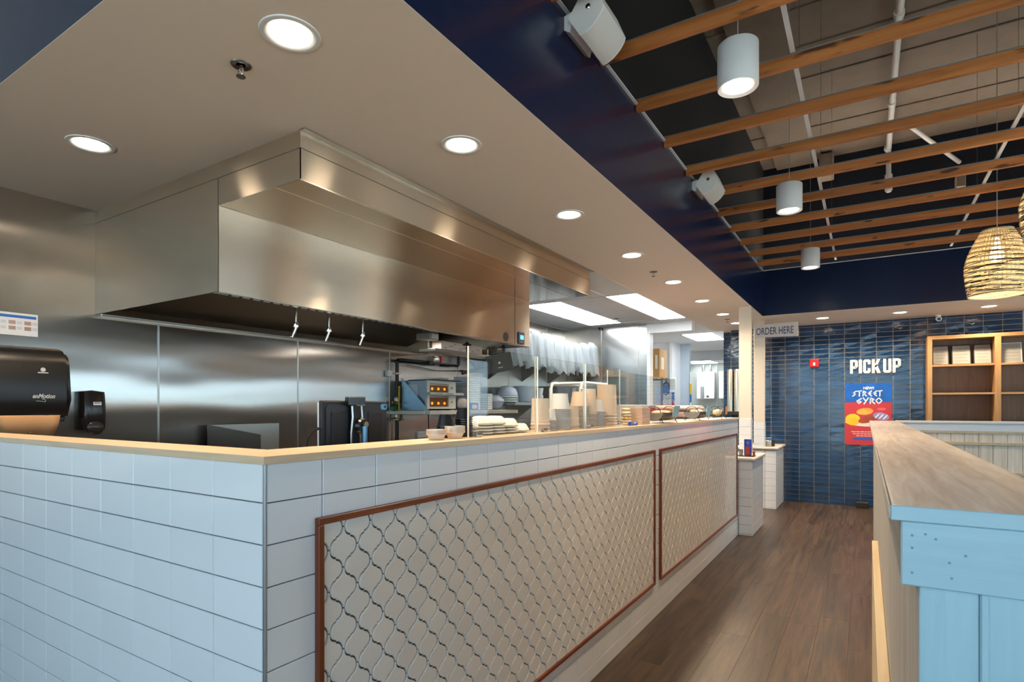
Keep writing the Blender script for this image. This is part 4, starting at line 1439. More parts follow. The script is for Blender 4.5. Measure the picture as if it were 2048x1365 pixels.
fa = thing('faucet', 'chrome faucet tip peeking over the ledge below the towel dispenser', 'faucet', (-3.9, 1.28, 1.0))
MB().tube([(-4.1, 1.27, 1.0), (-4.1, 1.27, 1.27)] + [(-4.02 + .08 * math.cos(R(180 - 22 * k)), 1.27, 1.27 + .075 * math.sin(R(22 * k))) for k in range(8)], .011, 10).build('spout', M_CHROME, fa, smooth=50)
MB().lathe([(.02, 0), (.02, .02), (.012, .03)], -4.1, 1.27, 16, o=.99).build('base', M_CHROME, fa, smooth=50)
sink = thing('hand_sink', 'stainless hand sink below the soap dispenser', 'sink', (WX, 1.1, .8))
MB().box(WX + .001, -3.70, 1.05, 1.62, .82, .985).build('bowl', M_STEEL, sink)
MB().box(WX + .001, -3.68, 1.03, 1.64, .985, .998, bev=.003).build('rim', M_STEEL, sink)
MB().box(WX + .001, -3.75, 1.2, 1.24, .5, .82).box(WX + .001, -3.75, 1.45, 1.49, .5, .82).build('bracket', M_STEEL, sink)

sp_ = thing('splash_guard', 'stainless box guard standing behind the ledge below the hood', 'splash guard', (-3.9, 2.3, .9))
MB().prism([(-4.10, 0), (-3.47, 0), (-3.47, 1.272), (-4.10, 1.329)], 1, 2.357, 2.361).build('side_sheet', mat('guard_steel', '86827c', .4, 1.0), sp_)
MB().box(-4.104, -4.10, 2.357, 2.955, 0, 1.326).build('back_sheet', M_STEEL, sp_)
MB().box(-4.10, -3.50, 2.362, 2.60, .86, .90, bev=.004).build('drain_top', M_STEEL, sp_)

# ------------------------------------------------------------------ work tables in the kitchen
def steel_table(x0, x1, y0, y1, z, label):
    t = thing('steel_table', label, 'table', (x0, y0, 0))
    MB().box(x0, x1, y0, y1, z - .04, z, bev=.004).build('top', M_STEEL, t)
    MB().box(x0 + .03, x1 - .03, y0 + .03, y1 - .03, .25, .27).build('undershelf', M_STEEL, t)
    for a in (x0 + .05, x1 - .05):
        for b in (y0 + .05, (y0 + y1) / 2, y1 - .05):
            MB().lathe([(.018, 0), (.018, z - .04)], a, b, 10).build('leg', M_STEEL, t)
    return t


steel_table(-2.12, -1.45, 1.05, 4.45, .93, 'long stainless work table behind the counter, nearer the camera')
steel_table(-2.35, -1.45, 4.47, 6.84, 1.335, 'tall stainless serving table behind the far end of the counter')
steel_table(-4.15, -3.35, 2.98, 5.55, .93, 'stainless cooking line under the hood')

# tablet on a stand, seen from behind
tb = thing('tablet_on_stand', 'black cased tablet on a flexible stand, seen from behind over the ledge', 'tablet', (-1.66, 1.5, .93))
def rot_y(obj):
    return obj
case = MB().box(-1.668, -1.648, 1.362, 1.688, 1.225, 1.482, bev=.006, seg=2).build('case', mat('rubber_case', '17181b', .55), tb)
MB().prism(rrect(1.378, 1.672, 1.24, 1.468, .02), 0, -1.6475, -1.6445).build('case_panel', mat('rubber_case2', '1d1f24', .45), tb)
for a, b in ((1.40, 1.47), (1.58, 1.655)):
    MB().box(-1.6445, -1.642, a, b, 1.25, 1.44, bev=.002).build('case_rib', MATS['rubber_case'], tb)
cmw = MB().prism(rrect(1.648, 1.682, 1.447, 1.470, .010), 0, -1.6445, -1.643).build('camera_window', mat('camera_window_blue', '4f93bd', .3), tb)
MB().lathe([(.006, 0), (.006, .001)], 1.671, 1.4585, 14, axis=0, o=-1.643).build('camera_lens', M_DARK, cmw)
MB().box(-1.645, -1.618, 1.462, 1.545, 1.462, 1.497, bev=.004).build('clamp_jaw', M_DARK, tb)
MB().box(-1.642, -1.628, 1.485, 1.545, 1.27, 1.47, bev=.006).build('clamp_plate', M_DARKM, tb)
for yy in (1.484, 1.530):
    MB().tube([(-1.628, yy, 1.465), (-1.624, yy, 1.42), (-1.628, yy - .004, 1.36), (-1.63, yy - .002, 1.29)], .004, 8).build('clamp_rod', M_STEEL, tb, smooth=40)
MB().lathe([(.030, 0), (.034, .008), (.026, .022)], 1.528, 1.385, 20, axis=0, o=-1.632).build('ball_joint', M_DARK, tb, smooth=40)
MB().lathe([(.012, 0), (.012, .012)], 1.528, 1.392, 6, axis=0, o=-1.610).build('bolt', mat('brass_bolt', 'b09a72', .3, 1.0), tb)
MB().tube([(-1.605, 1.525, 1.385), (-1.60, 1.522, 1.25), (-1.62, 1.52, .96)], .0105, 12).build('stand_arm', mat('blued_steel', '5f88a3', .35, .8), tb, smooth=40)
MB().lathe([(.09, 0), (.09, .008), (.02, .016), (.014, .04)], -1.62, 1.52, 24, o=.931).build('stand_base', M_DARKM, tb)
MB().box(-1.6415, -1.6395, 1.560, 1.568, 1.33, 1.39).build('label_strip', M_PAPER, tb)
MB().box(-1.668, -1.640, 1.352, 1.364, 1.375, 1.385).build('charging_plug', M_DARKM, tb)
cb = tag(MB().tube([(-1.656, 1.352, 1.38), (-1.66, 1.335, 1.378), (-1.665, 1.318, 1.35), (-1.67, 1.31, 1.28), (-1.675, 1.312, 1.1), (-1.69, 1.33, .935)], .0032, 6).build('charging_cable', M_CABLE), 'thin black charging cable curving down from the tablet', 'cable')
st = tag(MB().box(-1.70, -1.692, 1.385, 1.392, 1.16, 1.475).build('stylus', M_WPLAST), 'thin white stick standing beside the tablet', 'stick')
MB().box(-1.71, -1.682, 1.375, 1.402, .932, 1.16, bev=.003).build('holder', M_WPLAST, st)

# ------------------------------------------------------------------ gas pipe on the back wall
gp = thing('gas_pipe', 'black gas pipe with yellow valves on the steel wall', 'pipe', (-4.1, 4.33, 0))
MB().tube([(-4.1, 4.34, .93), (-4.1, 4.34, 1.93), (-4.1, 4.355, 1.945), (-4.1, 4.40, 1.948), (-4.1, 5.36, 1.948), (-4.1, 5.375, 1.96), (-4.1, 5.38, 2.14)], .019, 10).build('pipe_run', mat('black_iron', '2b2826', .45, .6), gp, smooth=50)
for z in (1.60, 1.43):
    v = MB().lathe([(.026, 0), (.030, .02), (.030, .05), (.026, .07)], -4.1, 4.34, 12, o=z - .11).build('valve_body', mat('valve_steel', 'a09a90', .35, .9), gp, smooth=50)
    MB().box(-4.072, -4.062, 4.325, 4.35, z - .08, z + .075, bev=.003).build('lever', M_YEL, v)
    MB().tube([(-4.09, 4.33, z - .09), (-4.085, 4.26, z - .095)], .013, 8).build('brass_outlet', mat('brass', 'b8863a', .3, 1.0), v)
MB().tube([(-4.09, 4.31, 1.44), (-4.085, 4.25, 1.44)], .024, 8).build('green_knob', mat('green_knob', '2b7a4b', .4), gp)
MB().box(-4.165, -4.12, 4.23, 4.30, 1.77, 1.83, bev=.003).build('wall_bracket', M_WPLAST, gp)
MB().box(-4.125, -4.075, 4.30, 4.37, 1.795, 1.812).build('pipe_clamp', M_STEEL, gp)
sv = thing('shutoff_valve', 'grey shutoff valve with red lever on the gas pipe', 'valve', (-4.08, 4.9, 1.95))
MB().lathe([(.05, 0), (.055, .02), (.05, .10), (.035, .12)], -4.06, 1.975, 14, axis=1, o=4.82).build('body', mat('valve_steel', 'a09a90', .35, .9), sv, smooth=40)
MB().prism([(4.94, 2.03), (4.97, 2.04), (4.985, 1.97), (4.955, 1.95)], 0, -4.03, -4.015).build('red_lever', M_RED, sv)
MB().box(-4.08, -4.03, 4.87, 4.95, 1.915, 1.955, bev=.006).build('bonnet', M_CHROME, sv)
wl = tag(MB().tube([(-4.13, 4.38, 1.92), (-4.13, 4.385, 1.70), (-4.13, 4.385, 1.44), (-4.13, 4.385, .94)], .005, 6).build('gas_hose', M_CABLE), 'thin black hose dropping beside the gas pipe', 'hose')
wl2 = tag(MB().tube([(-4.12, 4.50, 1.905), (-4.12, 5.0, 1.87), (-4.12, 5.4, 1.89), (-4.12, 5.9, 1.90), (-4.12, 5.43, 1.90)], .004, 6).build('wall_cable', M_CABLE), 'thin cable sagging along the steel wall under the pipe', 'cable')
pw = thing('power_cord', 'black power cord with plug hanging below the conveyor toaster', 'cord', (-3.7, 4.3, 1.2))
MB().tube([(-3.7, 4.36, 1.40), (-3.7, 4.37, 1.25), (-3.7, 4.40, .96)], .006, 6).build('cord', M_CABLE, pw)
MB().box(-3.74, -3.68, 4.19, 4.33, 1.15, 1.22, bev=.01).build('plug', M_GREYP, pw)

# ------------------------------------------------------------------ wall shelf with toaster
sfl = thing('wall_shelf', 'steel wall shelf carrying the conveyor toaster and foam boxes', 'shelf', (WX, 4.3, 1.38))
MB().box(WX + .002, -3.70, 4.30, 6.08, 1.383, 1.425, bev=.004).build('shelf_board', mat('shelf_pale_steel', 'c9c4b9', .4, .7), sfl)
for yy in (4.36, 5.2, 6.02):
    MB().prism([(WX + .002, 1.383), (-3.80, 1.383), (-3.80, 1.375), (WX + .03, 1.30), (WX + .002, 1.30)], 1, yy, yy + .006).build('bracket', M_STEEL, sfl)
sf2 = thing('wall_shelf', 'higher steel wall shelf carrying bowls and foam domes', 'shelf', (WX, 5.9, 1.48))
MB().box(WX + .002, -3.64, 5.92, 7.6, 1.480, 1.516, bev=.004).build('shelf_board', mat('shelf_grey_steel', 'aab0b0', .4, .8), sf2)
for yy in (6.5, 7.5):
    MB().prism([(WX + .002, 1.480), (-3.72, 1.480), (WX + .002, 1.16)], 1, yy, yy + .006).build('bracket', M_STEEL, sf2)
to = thing('conveyor_toaster', 'two deck conveyor toaster with glowing openings on the wall shelf', 'toaster', (-3.95, 4.3, 1.425))
TX = -3.74
MB().box(-4.06, TX - .02, 4.39, 4.86, 1.44, 1.73, bev=.004).build('body', mat('toaster_blue_steel', '8c9ba8', .35, .6), to)
MB().box(-4.10, TX - .02, 4.40, 4.44, 1.425, 1.44).box(-4.10, TX - .02, 4.78, 4.82, 1.425, 1.44).build('foot', M_DARKM, to)
fp = MB()
fp.box(TX - .02, TX, 4.39, 4.43, 1.44, 1.73).box(TX - .02, TX, 4.74, 4.86, 1.44, 1.73).box(TX - .02, TX, 4.43, 4.74, 1.70, 1.73).box(TX - .02, TX, 4.43, 4.74, 1.575, 1.61).box(TX - .02, TX, 4.43, 4.74, 1.44, 1.462)
fp.build('front_frame', mat('toaster_front', 'd3d0c4', .4), to)
for z0, z1 in ((1.462, 1.575), (1.61, 1.70)):
    op = MB().box(TX - .019, TX - .017, 4.43, 4.74, z0, z1).build('opening', mat('toaster_cavity', '2a1206', .6, emit='6b3a10', estr=.25, var=.5), to)
    for k in range(3):
        MB().lathe([(.012, 0), (.016, .008), (.010, .016)], 4.48 + k * .10, z0 + .035, 10, axis=0, o=TX - .017).build('heater_glint', mat('amber_glow', 'c98a1a', .4, emit='e09a20', estr=.8), op)
    MB().box(TX - .016, TX - .010, 4.435, 4.735, z1 - .02, z1 - .003).build('curtain', mat('curtain_print', 'b7a493', .7, var=.5), op)
    MB().lathe([(.010, 0), (.010, .012)], 4.79, z0 + .05, 12, axis=0, o=TX).build('dial', mat('amber_dial', 'd0a02a', .4), to)
MB().box(TX, TX + .06, 4.37, 4.93, 1.583, 1.608, bev=.003).build('feed_tray', mat('toaster_front', 'd3d0c4', .4), to)
MB().box(TX, TX + .08, 4.34, 4.98, 1.385, 1.424).build('label_rail', mat('toaster_front', 'd3d0c4', .4), to)
for yy in (4.50, 4.68):
    MB().box(TX + .06, TX + .061, yy - .06, yy + .06, 1.586, 1.604).build('tag_strip', mat('pale_green_tag', 'a9b39b', .6, var=.3), to)
MB().box(-4.02, -3.86, 4.386, 4.389, 1.56, 1.69).build('taped_note', M_PAPER, to)
tr = tag(MB().box(-4.05, -3.70, 4.45, 4.92, 1.733, 1.741, bev=.003).build('baking_tray', M_DARKM), 'dark flat tray lying on the conveyor toaster', 'tray')
pl_ = tag(MB().prism([(-4.06, 1.427), (-3.70, 1.427), (-4.06, 1.76)], 1, 4.366, 4.370).build('side_shield', mat('blue_shield', '8fb4cc', .3, .5)), 'triangular pale blue steel shield beside the toaster', 'shield')
# foam box stacks
fo = None
fb = None
def foam_box_mesh(wx, wy, h):
    b = MB()
    v = []
    for z, s in ((0, .88), (h * .45, 1.0), (h * .55, 1.0), (h, .88)):
        v.append([b.bm.verts.new((a * wx * s, c * wy * s, z)) for a, c in ((-1, -1), (1, -1), (1, 1), (-1, 1))])
    for A, B in zip(v, v[1:]):
        for i in range(4):
            b.bm.faces.new((A[i], A[(i + 1) % 4], B[(i + 1) % 4], B[i]))
    b.bm.faces.new(v[0])
    b.bm.faces.new(v[-1])
    m_ = b.mesh('foam_box')
    m_.materials.append(M_FOAM)
    return m_
fm = foam_box_mesh(.12, .11, .021)
for k in range(18):
    o = link('foam_box', fm, None, None, (-3.90, 5.28, 1.426 + k * .0211))
    tag(o, 'white foam takeout box in the tall stack on the wall shelf', 'takeout box', 'tall stack of foam boxes')
fm2 = foam_box_mesh(.06, .05, .02)
for k in range(9):
    o = link('foam_box', fm2, None, None, (-3.80, 5.52, 1.426 + k * .0211))
    tag(o, 'small white foam box in the short stack beside the tall stack', 'takeout box', 'short stack of foam boxes')
bag_m = mat('bread_bag_film', 'b9a9a2', .3, var=.4)
def pouch(x, y, z, rx, ry, rz, m_, name, label, cat, seed):
    rnd = random.Random(seed)
    b = MB()
    ph = rnd.random() * 6
    def f(u, v):
        a, e = 2 * math.pi * u, math.pi * (v * .96 + .02 - .5)
        w_ = 1 + .13 * math.sin(5 * a + ph) * math.cos(e) + .08 * math.sin(9 * e + ph + 3 * a)
        return (x + rx * math.cos(e) ** .6 * math.cos(a) * w_, y + ry * math.cos(e) ** .6 * math.sin(a) * w_, z + rz * (1 + math.copysign(abs(math.sin(e)) ** .8, e)))
    vs = b.grid(f, 20, 11, True)
    b.bm.faces.new(vs[0])
    b.bm.faces.new(vs[-1])
    return tag(b.build(name, m_, None, smooth=60), label, cat)
pouch(-3.78, 5.02, 1.428, .05, .10, .065, bag_m, 'bread_bag', 'crumpled bread bag beside the toaster on the wall shelf', 'bag', 1)
bl = thing('blue_carton', 'small blue printed carton by the foam boxes on the wall shelf', 'carton', (-3.75, 5.2, 1.426))
MB().box(-3.76, -3.70, 5.075, 5.225, 1.426, 1.505, bev=.002).build('carton', mat('carton_blue', '1f74c4', .5), bl)
MB().prism(rrect(5.10, 5.20, 1.44, 1.485, .015), 0, -3.70, -3.6992).build('printed_patch', mat('carton_print', 'e9b9b0', .5), bl)
# bowls and domes on the higher shelf
def lathe_thing(name, prof, x, y, z, m_, label, cat, group=None, n=24, solid=0.0):
    return tag(MB().lathe(prof, x, y, n, o=z, close=not solid).build(name, m_, None, smooth=50, solid=solid), label, cat, group)
lathe_thing('mixing_bowl', [(.05, 0), (.10, .04), (.125, .10), (.13, .105), (.11, .14), (.06, .175), (0, .18)], -3.86, 5.78, 1.426, mat('pale_blue_plastic', 'c3cbdc', .3), 'two pale bowls nested rim to rim on the wall shelf', 'bowl')
lathe_thing('foam_dome', [(.14, 0), (.14, .03), (.12, .09), (.06, .125), (0, .13)], -3.88, 6.10, 1.600, mat('pale_blue_plastic', 'c3cbdc', .3), 'pale blue dome lid on top of the plate stack', 'lid')
for k in range(3):
    lathe_thing('plate_stack', [(.10, 0), (.145, .01), (.145, .024), (.10, .026)], -3.88, 6.10, 1.517 + k * .0275, mat('mint_plastic', 'dfe9e6', .3), 'pale plate in the stack under the dome lid', 'plate', 'plates under the dome lid')
lathe_thing('storage_tub', [(.12, 0), (.145, .02), (.15, .21), (.153, .215), (.06, .222), (0, .222)], -3.88, 6.50, 1.517, mat('pale_blue_plastic2', 'b7c3d3', .3), 'round pale blue storage tub on the higher shelf', 'tub')
for k in range(2):
    lathe_thing('plastic_cup', [(.035, 0), (.05, .10), (.052, .10), (.035, .102)], -3.80, 6.82 + .0 * k, 1.517 + k * .1025, M_WPLAST, 'white cup stacked at the end of the higher shelf', 'cup', 'white cups on the higher shelf')
pouch(-3.9, 5.96, 1.16, .10, .13, .09, mat('spice_bag', 'd8c0ae', .5, var=.25), 'flour_bag', 'cream bag with red print lying below the wall shelf', 'bag', 5)
tg_ = MB().box(-3.80, -3.796, 5.92, 6.0, 1.30, 1.335).build('red_print', M_RED, bpy.data.objects['flour_bag'])
tag(steel_table(-4.15, -3.6, 5.6, 6.35, 1.158, 'narrow steel stand below the wall shelf'), 'narrow steel stand below the wall shelf', 'table')
mw = thing('microwave', 'dark microwave oven on a stand behind the plastic cups', 'microwave', (-3.9, 6.9, 1.2))
MB().box(-4.12, -3.62, 6.98, 7.58, 1.517, 1.75, bev=.006).build('cabinet', mat('microwave_dark', '3a3836', .4), mw)
MB().box(-3.62, -3.612, 7.0, 7.42, 1.535, 1.735).build('door', mat('microwave_door', '221d1b', .2), mw)
MB().box(-3.62, -3.61, 7.44, 7.56, 1.535, 1.735).build('keypad', M_GREYP, mw)

# upper wall shelf with hanging plastic bags
us = thing('bag_shelf', 'grey wall shelf on triangular brackets under the plastic bags', 'shelf', (WX, 5.6, 2.1))
MB().box(WX + .002, -3.66, 5.55, 8.30, 2.11, 2.14, bev=.003).build('shelf_board', mat('shelf_dark', '6d675f', .5, .5), us)
for yy in (6.1, 6.95, 7.75):
    MB().prism([(WX + .002, 2.11), (-3.68, 2.11), (WX + .002, 1.82)], 1, yy, yy + .012).build('bracket', mat('bracket_dark', '5e574f', .5, .3), us)
for k in range(9):
    yb = 5.72 + k * .29
    rnd = random.Random(40 + k)
    b = MB()
    ph = [rnd.random() * 6 for _ in range(4)]
    zt, zl = 2.40 + rnd.uniform(-.03, .05), 1.985 + rnd.uniform(-.035, .03)
    def fb_(u, v):
        a = 2 * math.pi * u
        rx, ry = .085 * (.8 + .5 * v), .128 * (.92 + .10 * v)
        if v < .12:
            rx, ry = rx * (.25 + 6 * v), ry * (.8 + 1.6 * v)
        w_ = 1 + (.04 + .13 * v) * math.sin(7 * a + ph[0]) + (.03 + .06 * v) * math.sin(13 * a + ph[1] + 2 * v) + .04 * math.sin(19 * a + ph[2] - 4 * v)
        z = zt + (zl - zt) * v + (.035 * math.sin(5 * a + ph[3]) + .02 * math.sin(11 * a + ph[1])) * v ** 3
        return (-3.575 + rx * math.cos(a) * w_, yb + ry * math.sin(a) * w_, z)
    vs = b.grid(fb_, 56, 16, True)
    b.bm.faces.new(vs[0])
    lab = ORD[k] + ' white plastic bag bundle from the hood in the row draped over the wall shelf'
    tag(b.build('plastic_bag', M_BAG, None, smooth=60), lab, 'plastic bag', 'white plastic bags over the wall shelf')

# tablet hung under the hood end
ht = thing('hung_tablet', 'dark tablet on a jointed arm hung below the far end of the hood', 'tablet', (-2.9, 4.5, 2.05))
MB().lathe([(.012, 0), (.04, .004), (.045, .010), (.02, .018), (.012, .03)], -2.9, 4.5, 20, o=2.01).build('ceiling_mount', M_DARKM, ht, smooth=40)
MB().tube([(-2.9, 4.5, 2.045), (-2.9, 4.5, 2.015)], .01, 8).build('mount_stem', M_DARKM, ht)
MB().tube([(-2.9, 4.505, 2.01), (-2.9, 4.515, 1.93), (-2.9, 4.50, 1.87)], .013, 8).build('drop_arm', M_DARKM, ht)
cy_, cz_, an = 4.43, 1.868, R(12)
def slab(poly, d0, d1, nm, m_):
    """polygon in the tablet's own plane, which is turned towards the aisle"""
    b = MB()
    ux, uy = .77, .64
    ring = []
    for d in (d0, d1):
        row = []
        for y, z in poly:
            u, v = y * math.cos(an) - z * math.sin(an), y * math.sin(an) + z * math.cos(an)
            row.append(b.bm.verts.new((-2.90 + u * ux + d * uy, cy_ + u * uy - d * ux, cz_ + v)))
        ring.append(row)
    b.bm.faces.new(ring[0])
    b.bm.faces.new(ring[1])
    n = len(poly)
    for i in range(n):
        b.bm.faces.new((ring[0][i], ring[0][(i + 1) % n], ring[1][(i + 1) % n], ring[1][i]))
    return b.build(nm, m_, ht)
slab(rrect(-.122, .122, -.084, .084, .010), -.010, .010, 'case', MATS['rubber_case'])
slab([(-.05, .084), (-.038, .106), (.038, .106), (.05, .084), (.036, .084), (.03, .097), (-.03, .097), (-.036, .084)], -.006, .006, 'carry_handle', MATS['rubber_case'])
slab(rrect(-.010, .010, -.008, .012, .008), .010, .011, 'round_mark', M_LOGO)
slab([(-.02, -.045), (.025, -.045), (.025, -.039), (-.02, -.039)], .010, .011, 'name_mark', M_LOGO)
MB().tube([(-2.98, 4.35, 1.85), (-3.04, 4.24, 1.80), (-3.10, 4.12, 1.765)], .016, 8).build('side_arm', M_DARKM, ht)
MB().tube([(-3.03, 4.25, 1.81), (-3.05, 4.16, 1.88), (-3.05, 4.13, 1.99), (-3.05, 4.13, 2.045)], .012, 8).build('drop_arm', M_DARKM, ht)
MB().lathe([(.012, 0), (.04, .004), (.045, .010), (.02, .018), (.012, .03)], -3.05, 4.13, 20, o=2.01).build('ceiling_mount', M_DARKM, ht, smooth=40)

# film box on a small hanging shelf
hsf = thing('hanging_shelf', 'narrow steel shelf hung below the hood carrying a film box', 'shelf', (-3.4, 4.0, 1.97))
MB().box(-3.46, -3.27, 3.95, 4.95, 1.965, 1.987, bev=.002).build('shelf_board', M_STEEL, hsf)
for yy in (3.97, 4.92):
    MB().box(-3.375, -3.365, yy, yy + .01, 1.985, 2.4).build('hanger', M_STEEL, hsf)
fx = thing('film_box', 'long printed carton of wrap lying on the narrow hanging shelf', 'carton', (-3.35, 4.1, 1.988))
MB().box(-3.40, -3.29, 4.06, 4.71, 1.988, 2.066, bev=.002).build('carton', mat('film_carton', 'e3c9b8', .6), fx)
for k in range(8):
    yy = 4.10 + k * .072
    MB().box(-3.29, -3.2892, yy, yy + .04 + .02 * (k % 2), 2.0 + .02 * (k % 3), 2.012 + .02 * (k % 3)).build('print_line', mat('film_print', 'c79c8c', .6), fx)

# ------------------------------------------------------------------ things on the ledge
LZ = 1.3385
gl = [(1.782, 2.311, 'clear glass sneeze guard, first panel on the ledge'), (2.33, 2.851, 'clear glass sneeze guard, second panel on the ledge'),
      (2.87, 3.382, 'clear glass sneeze guard, third panel on the ledge'), (3.40, 4.92, 'long clear glass sneeze guard behind the baskets')]
for i, (a, b, lab) in enumerate(gl):
    xg = -1.312 if i < 3 else -1.402
    t = thing('sneeze_guard', lab, 'glass panel', (xg, a, LZ), 'glass sneeze guards')
    MB().box(xg - .003, xg + .003, a + .003, b - .003, LZ, 1.695).build('pane', M_GLASS, t)
    em = mat('glass_edge', 'dfeee9', .15, emit=None) if i else mat('glass_edge_warm', 'f0e4d4', .2)
    MB().box(xg - .0032, xg + .0032, a, a + .0028, LZ, 1.695).build('polished_edge', em, t)
    MB().box(xg - .0032, xg + .0032, b - .0028, b, LZ, 1.695).build('polished_edge', em, t)
    MB().box(xg - .008, xg + .008, a + .05, a + .09, LZ, LZ + .018, bev=.002).build('clip', M_CHROME, t)


def cup_mesh(r0, r1, h, m_, name, wall=.0015, rim=.004, rimm=None):
    me = MB().lathe([(0, .004), (r0 - wall, .004), (r1 - wall, h), (r1 + rim, h), (r1 + rim, h - .004), (r1, h - .005), (r0, 0), (0, 0)], 0, 0, 22).mesh(name, smooth=45)
    me.materials.append(m_)
    if rimm is not None:
        me.materials.append(rimm)
        for p in me.polygons:
            if math.hypot(p.center.x, p.center.y) > r1 - .0005:
                p.material_index = 1
    return me


def cup_stack(x, y, n, r0, r1, h, pitch, m_, name, label, group, inv=True, z=LZ):
    me = cup_mesh(r0, r1, h, m_, name, rimm=mat('cup_rim', 'a69a98', .4) if n > 5 and m_.name in ('white_cup', 'cream_paper_cup') else None)
    for k in range(n):
        o = link(name, me, None, None, (x, y, z + k * pitch + (h if inv else 0)))
        if inv:
            o.rotation_euler = (math.pi, 0, 0)
        tag(o, label, 'cup', group)


BLK = mat('black_cup', '17171a', .25)
cup_stack(-1.385, 1.735, 6, .024, .034, .048, .0085, BLK, 'black_portion_cup', 'black portion cup in the shorter upturned stack on the ledge', 'shorter stack of black cups')
cup_stack(-1.375, 1.838, 9, .024, .034, .048, .0085, BLK, 'black_portion_cup', 'black portion cup in the taller upturned stack on the ledge', 'taller stack of black cups')
M_CUPLID = mat('clear_cup_plastic', 'dccab4', .12, spec=.8)
cup_stack(-1.33, 1.612, 7, .026, .033, .022, .0026, M_CUPLID, 'clear_portion_cup', 'clear portion cup in the shorter stack on the ledge', 'shorter stack of clear cups', False)
cup_stack(-1.33, 1.722, 9, .026, .035, .026, .0027, M_CUPLID, 'clear_portion_cup', 'clear portion cup in the taller stack on the ledge', 'taller stack of clear cups', False)
# low stacks of clamshell bowls
bw = MB().lathe([(.030, 0), (.050, .006), (.0525, .010), (.050, .0125), (0, .012)], 0, 0, 22).mesh('takeout_bowl', smooth=40)
bw.materials.append(mat('bowl_white', 'e9e2dc', .4))
dm = MB().lathe([(.0525, 0), (.050, .004), (.040, .022), (.030, .030), (0, .031)], 0, 0, 22).mesh('dome_lid', smooth=40)
dm.materials.append(mat('dome_clear', 'ece2d8', .2))
for i, yb in enumerate((1.880, 1.985, 2.085, 2.190, 2.290)):
    n_ = (3, 4, 4, 3, 1)[i]
    xx = -1.392
    lab = ORD[i] + ' stack of lidded white bowls behind the first glass guard'
    for k in range(n_):
        tag(link('takeout_bowl', bw, None, None, (xx, yb, LZ + k * .0127)), 'white bowl in the ' + lab.replace('lidded white bowls', 'lidded bowls'), 'bowl', 'bowls in the ' + ORD[i] + ' low stack')
    tag(link('takeout_dome', dm, None, None, (xx, yb, LZ + n_ * .0127)), 'pale dome on the ' + lab.replace('lidded white bowls', 'white bowls'), 'dome', 'domes on the low stacks')
WC = mat('white_cup', 'e9e4e2', .4)
# paper cup stacks behind the glass
cup_stack(-1.374, 2.470, 3, .042, .047, .13, .016, M_TANCUP, 'paper_cup', 'cream paper cup in the first plain stack behind the second guard', 'first plain cup stack')
cup_stack(-1.374, 2.565, 6, .026, .035, .06, .010, WC, 'paper_cup', 'small white cup in the thin stack behind the second guard', 'thin white cup stack')
cup_stack(-1.374, 2.685, 11, .040, .052, .085, .0105, WC, 'paper_cup', 'white cup in the wide ringed stack behind the second guard', 'wide ringed cup stack')
cup_stack(-1.374, 2.800, 2, .047, .052, .105, .018, M_TANCUP, 'paper_cup', 'cream cup in the low plain stack behind the second guard', 'low plain cup stack')
cup_stack(-1.374, 2.925, 12, .040, .053, .085, .0110, M_TANCUP, 'paper_cup', 'cream cup in the ringed stack by the third guard edge', 'ringed cup stack by the third guard')
cup_stack(-1.374, 3.045, 6, .044, .050, .15, .015, M_TANCUP, 'paper_cup', 'cream cup in the tall plain stack behind the third guard', 'tall plain cup stack')
cup_stack(-1.374, 3.165, 9, .035, .050, .075, .0110, WC, 'paper_cup', 'white ringed cup in the short stack behind the third guard', 'short ringed cup stack')
cup_stack(-1.374, 3.320, 5, .059, .065, .19, .017, M_TANCUP, 'paper_cup', 'large cream cup in the widest stack at the end of the third guard', 'widest cup stack')
rk = thing('cup_rack', 'white tubular rack behind the paper cups', 'rack', (-1.9, 4, 1.336))
MB().tube([(-1.8, 3.85, .931), (-1.8, 3.85, 1.60), (-1.8, 3.88, 1.635), (-1.8, 3.92, 1.64), (-1.8, 4.34, 1.64), (-1.8, 4.40, 1.62), (-1.8, 4.43, .931)], .014, 10).build('front_hoop', M_WPLAST, rk, smooth=50)
MB().tube([(-2.05, 3.85, .931), (-2.05, 3.85, 1.60), (-2.05, 3.88, 1.635), (-2.05, 3.92, 1.64), (-2.05, 4.34, 1.64), (-2.05, 4.40, 1.62), (-2.05, 4.43, .931)], .014, 10).build('rear_hoop', M_WPLAST, rk, smooth=50)
MB().tube([(-1.8, 4.34, 1.64), (-2.05, 4.34, 1.64)], .012, 8).tube([(-1.8, 3.95, 1.64), (-2.05, 3.95, 1.64)], .012, 8).build('cross_bar', M_WPLAST, rk, smooth=50)

# stack of trays and chip bags
for k in range(11):
    tag(MB().box(-1.388, -1.288, 3.735, 3.90, LZ + k * .0105, LZ + k * .0105 + .0095, bev=.002).build('paper_tray', mat('greige_paper', 'b59c8a', .6, rand=.06)), 'greige paper tray in the stack beside the basket', 'tray', 'stacked paper trays')
for k in range(6):
    pouch(-1.325, 3.525 + .006 * (k % 2), LZ + .002 + k * .0185, .030, .035, .0088, mat('cookie_wrap%d' % (k % 3), ('e9c98f', 'f3ecdf', 'e2b26a')[k % 3], .4, var=.2), 'wrapped_cookie', ORD[k] + ' wrapped snack from the bottom of the pile beside the third guard', 'snack', 30 + k)['group'] = 'wrapped snacks by the guard'
bx_ = tag(MB().prism([(3.47, LZ), (3.60, LZ), (3.60, LZ + .024), (3.565, LZ + .013), (3.505, LZ + .013), (3.47, LZ + .024)], 0, -1.290, -1.272).build('blue_snack_tray', mat('tray_blue', '2a4a9a', .5)), 'little dark blue tray at the foot of the snack pile', 'tray')
rb = thing('red_carton', 'red and white carton on the serving table behind the baskets', 'carton', (-1.75, 5, 1.336))
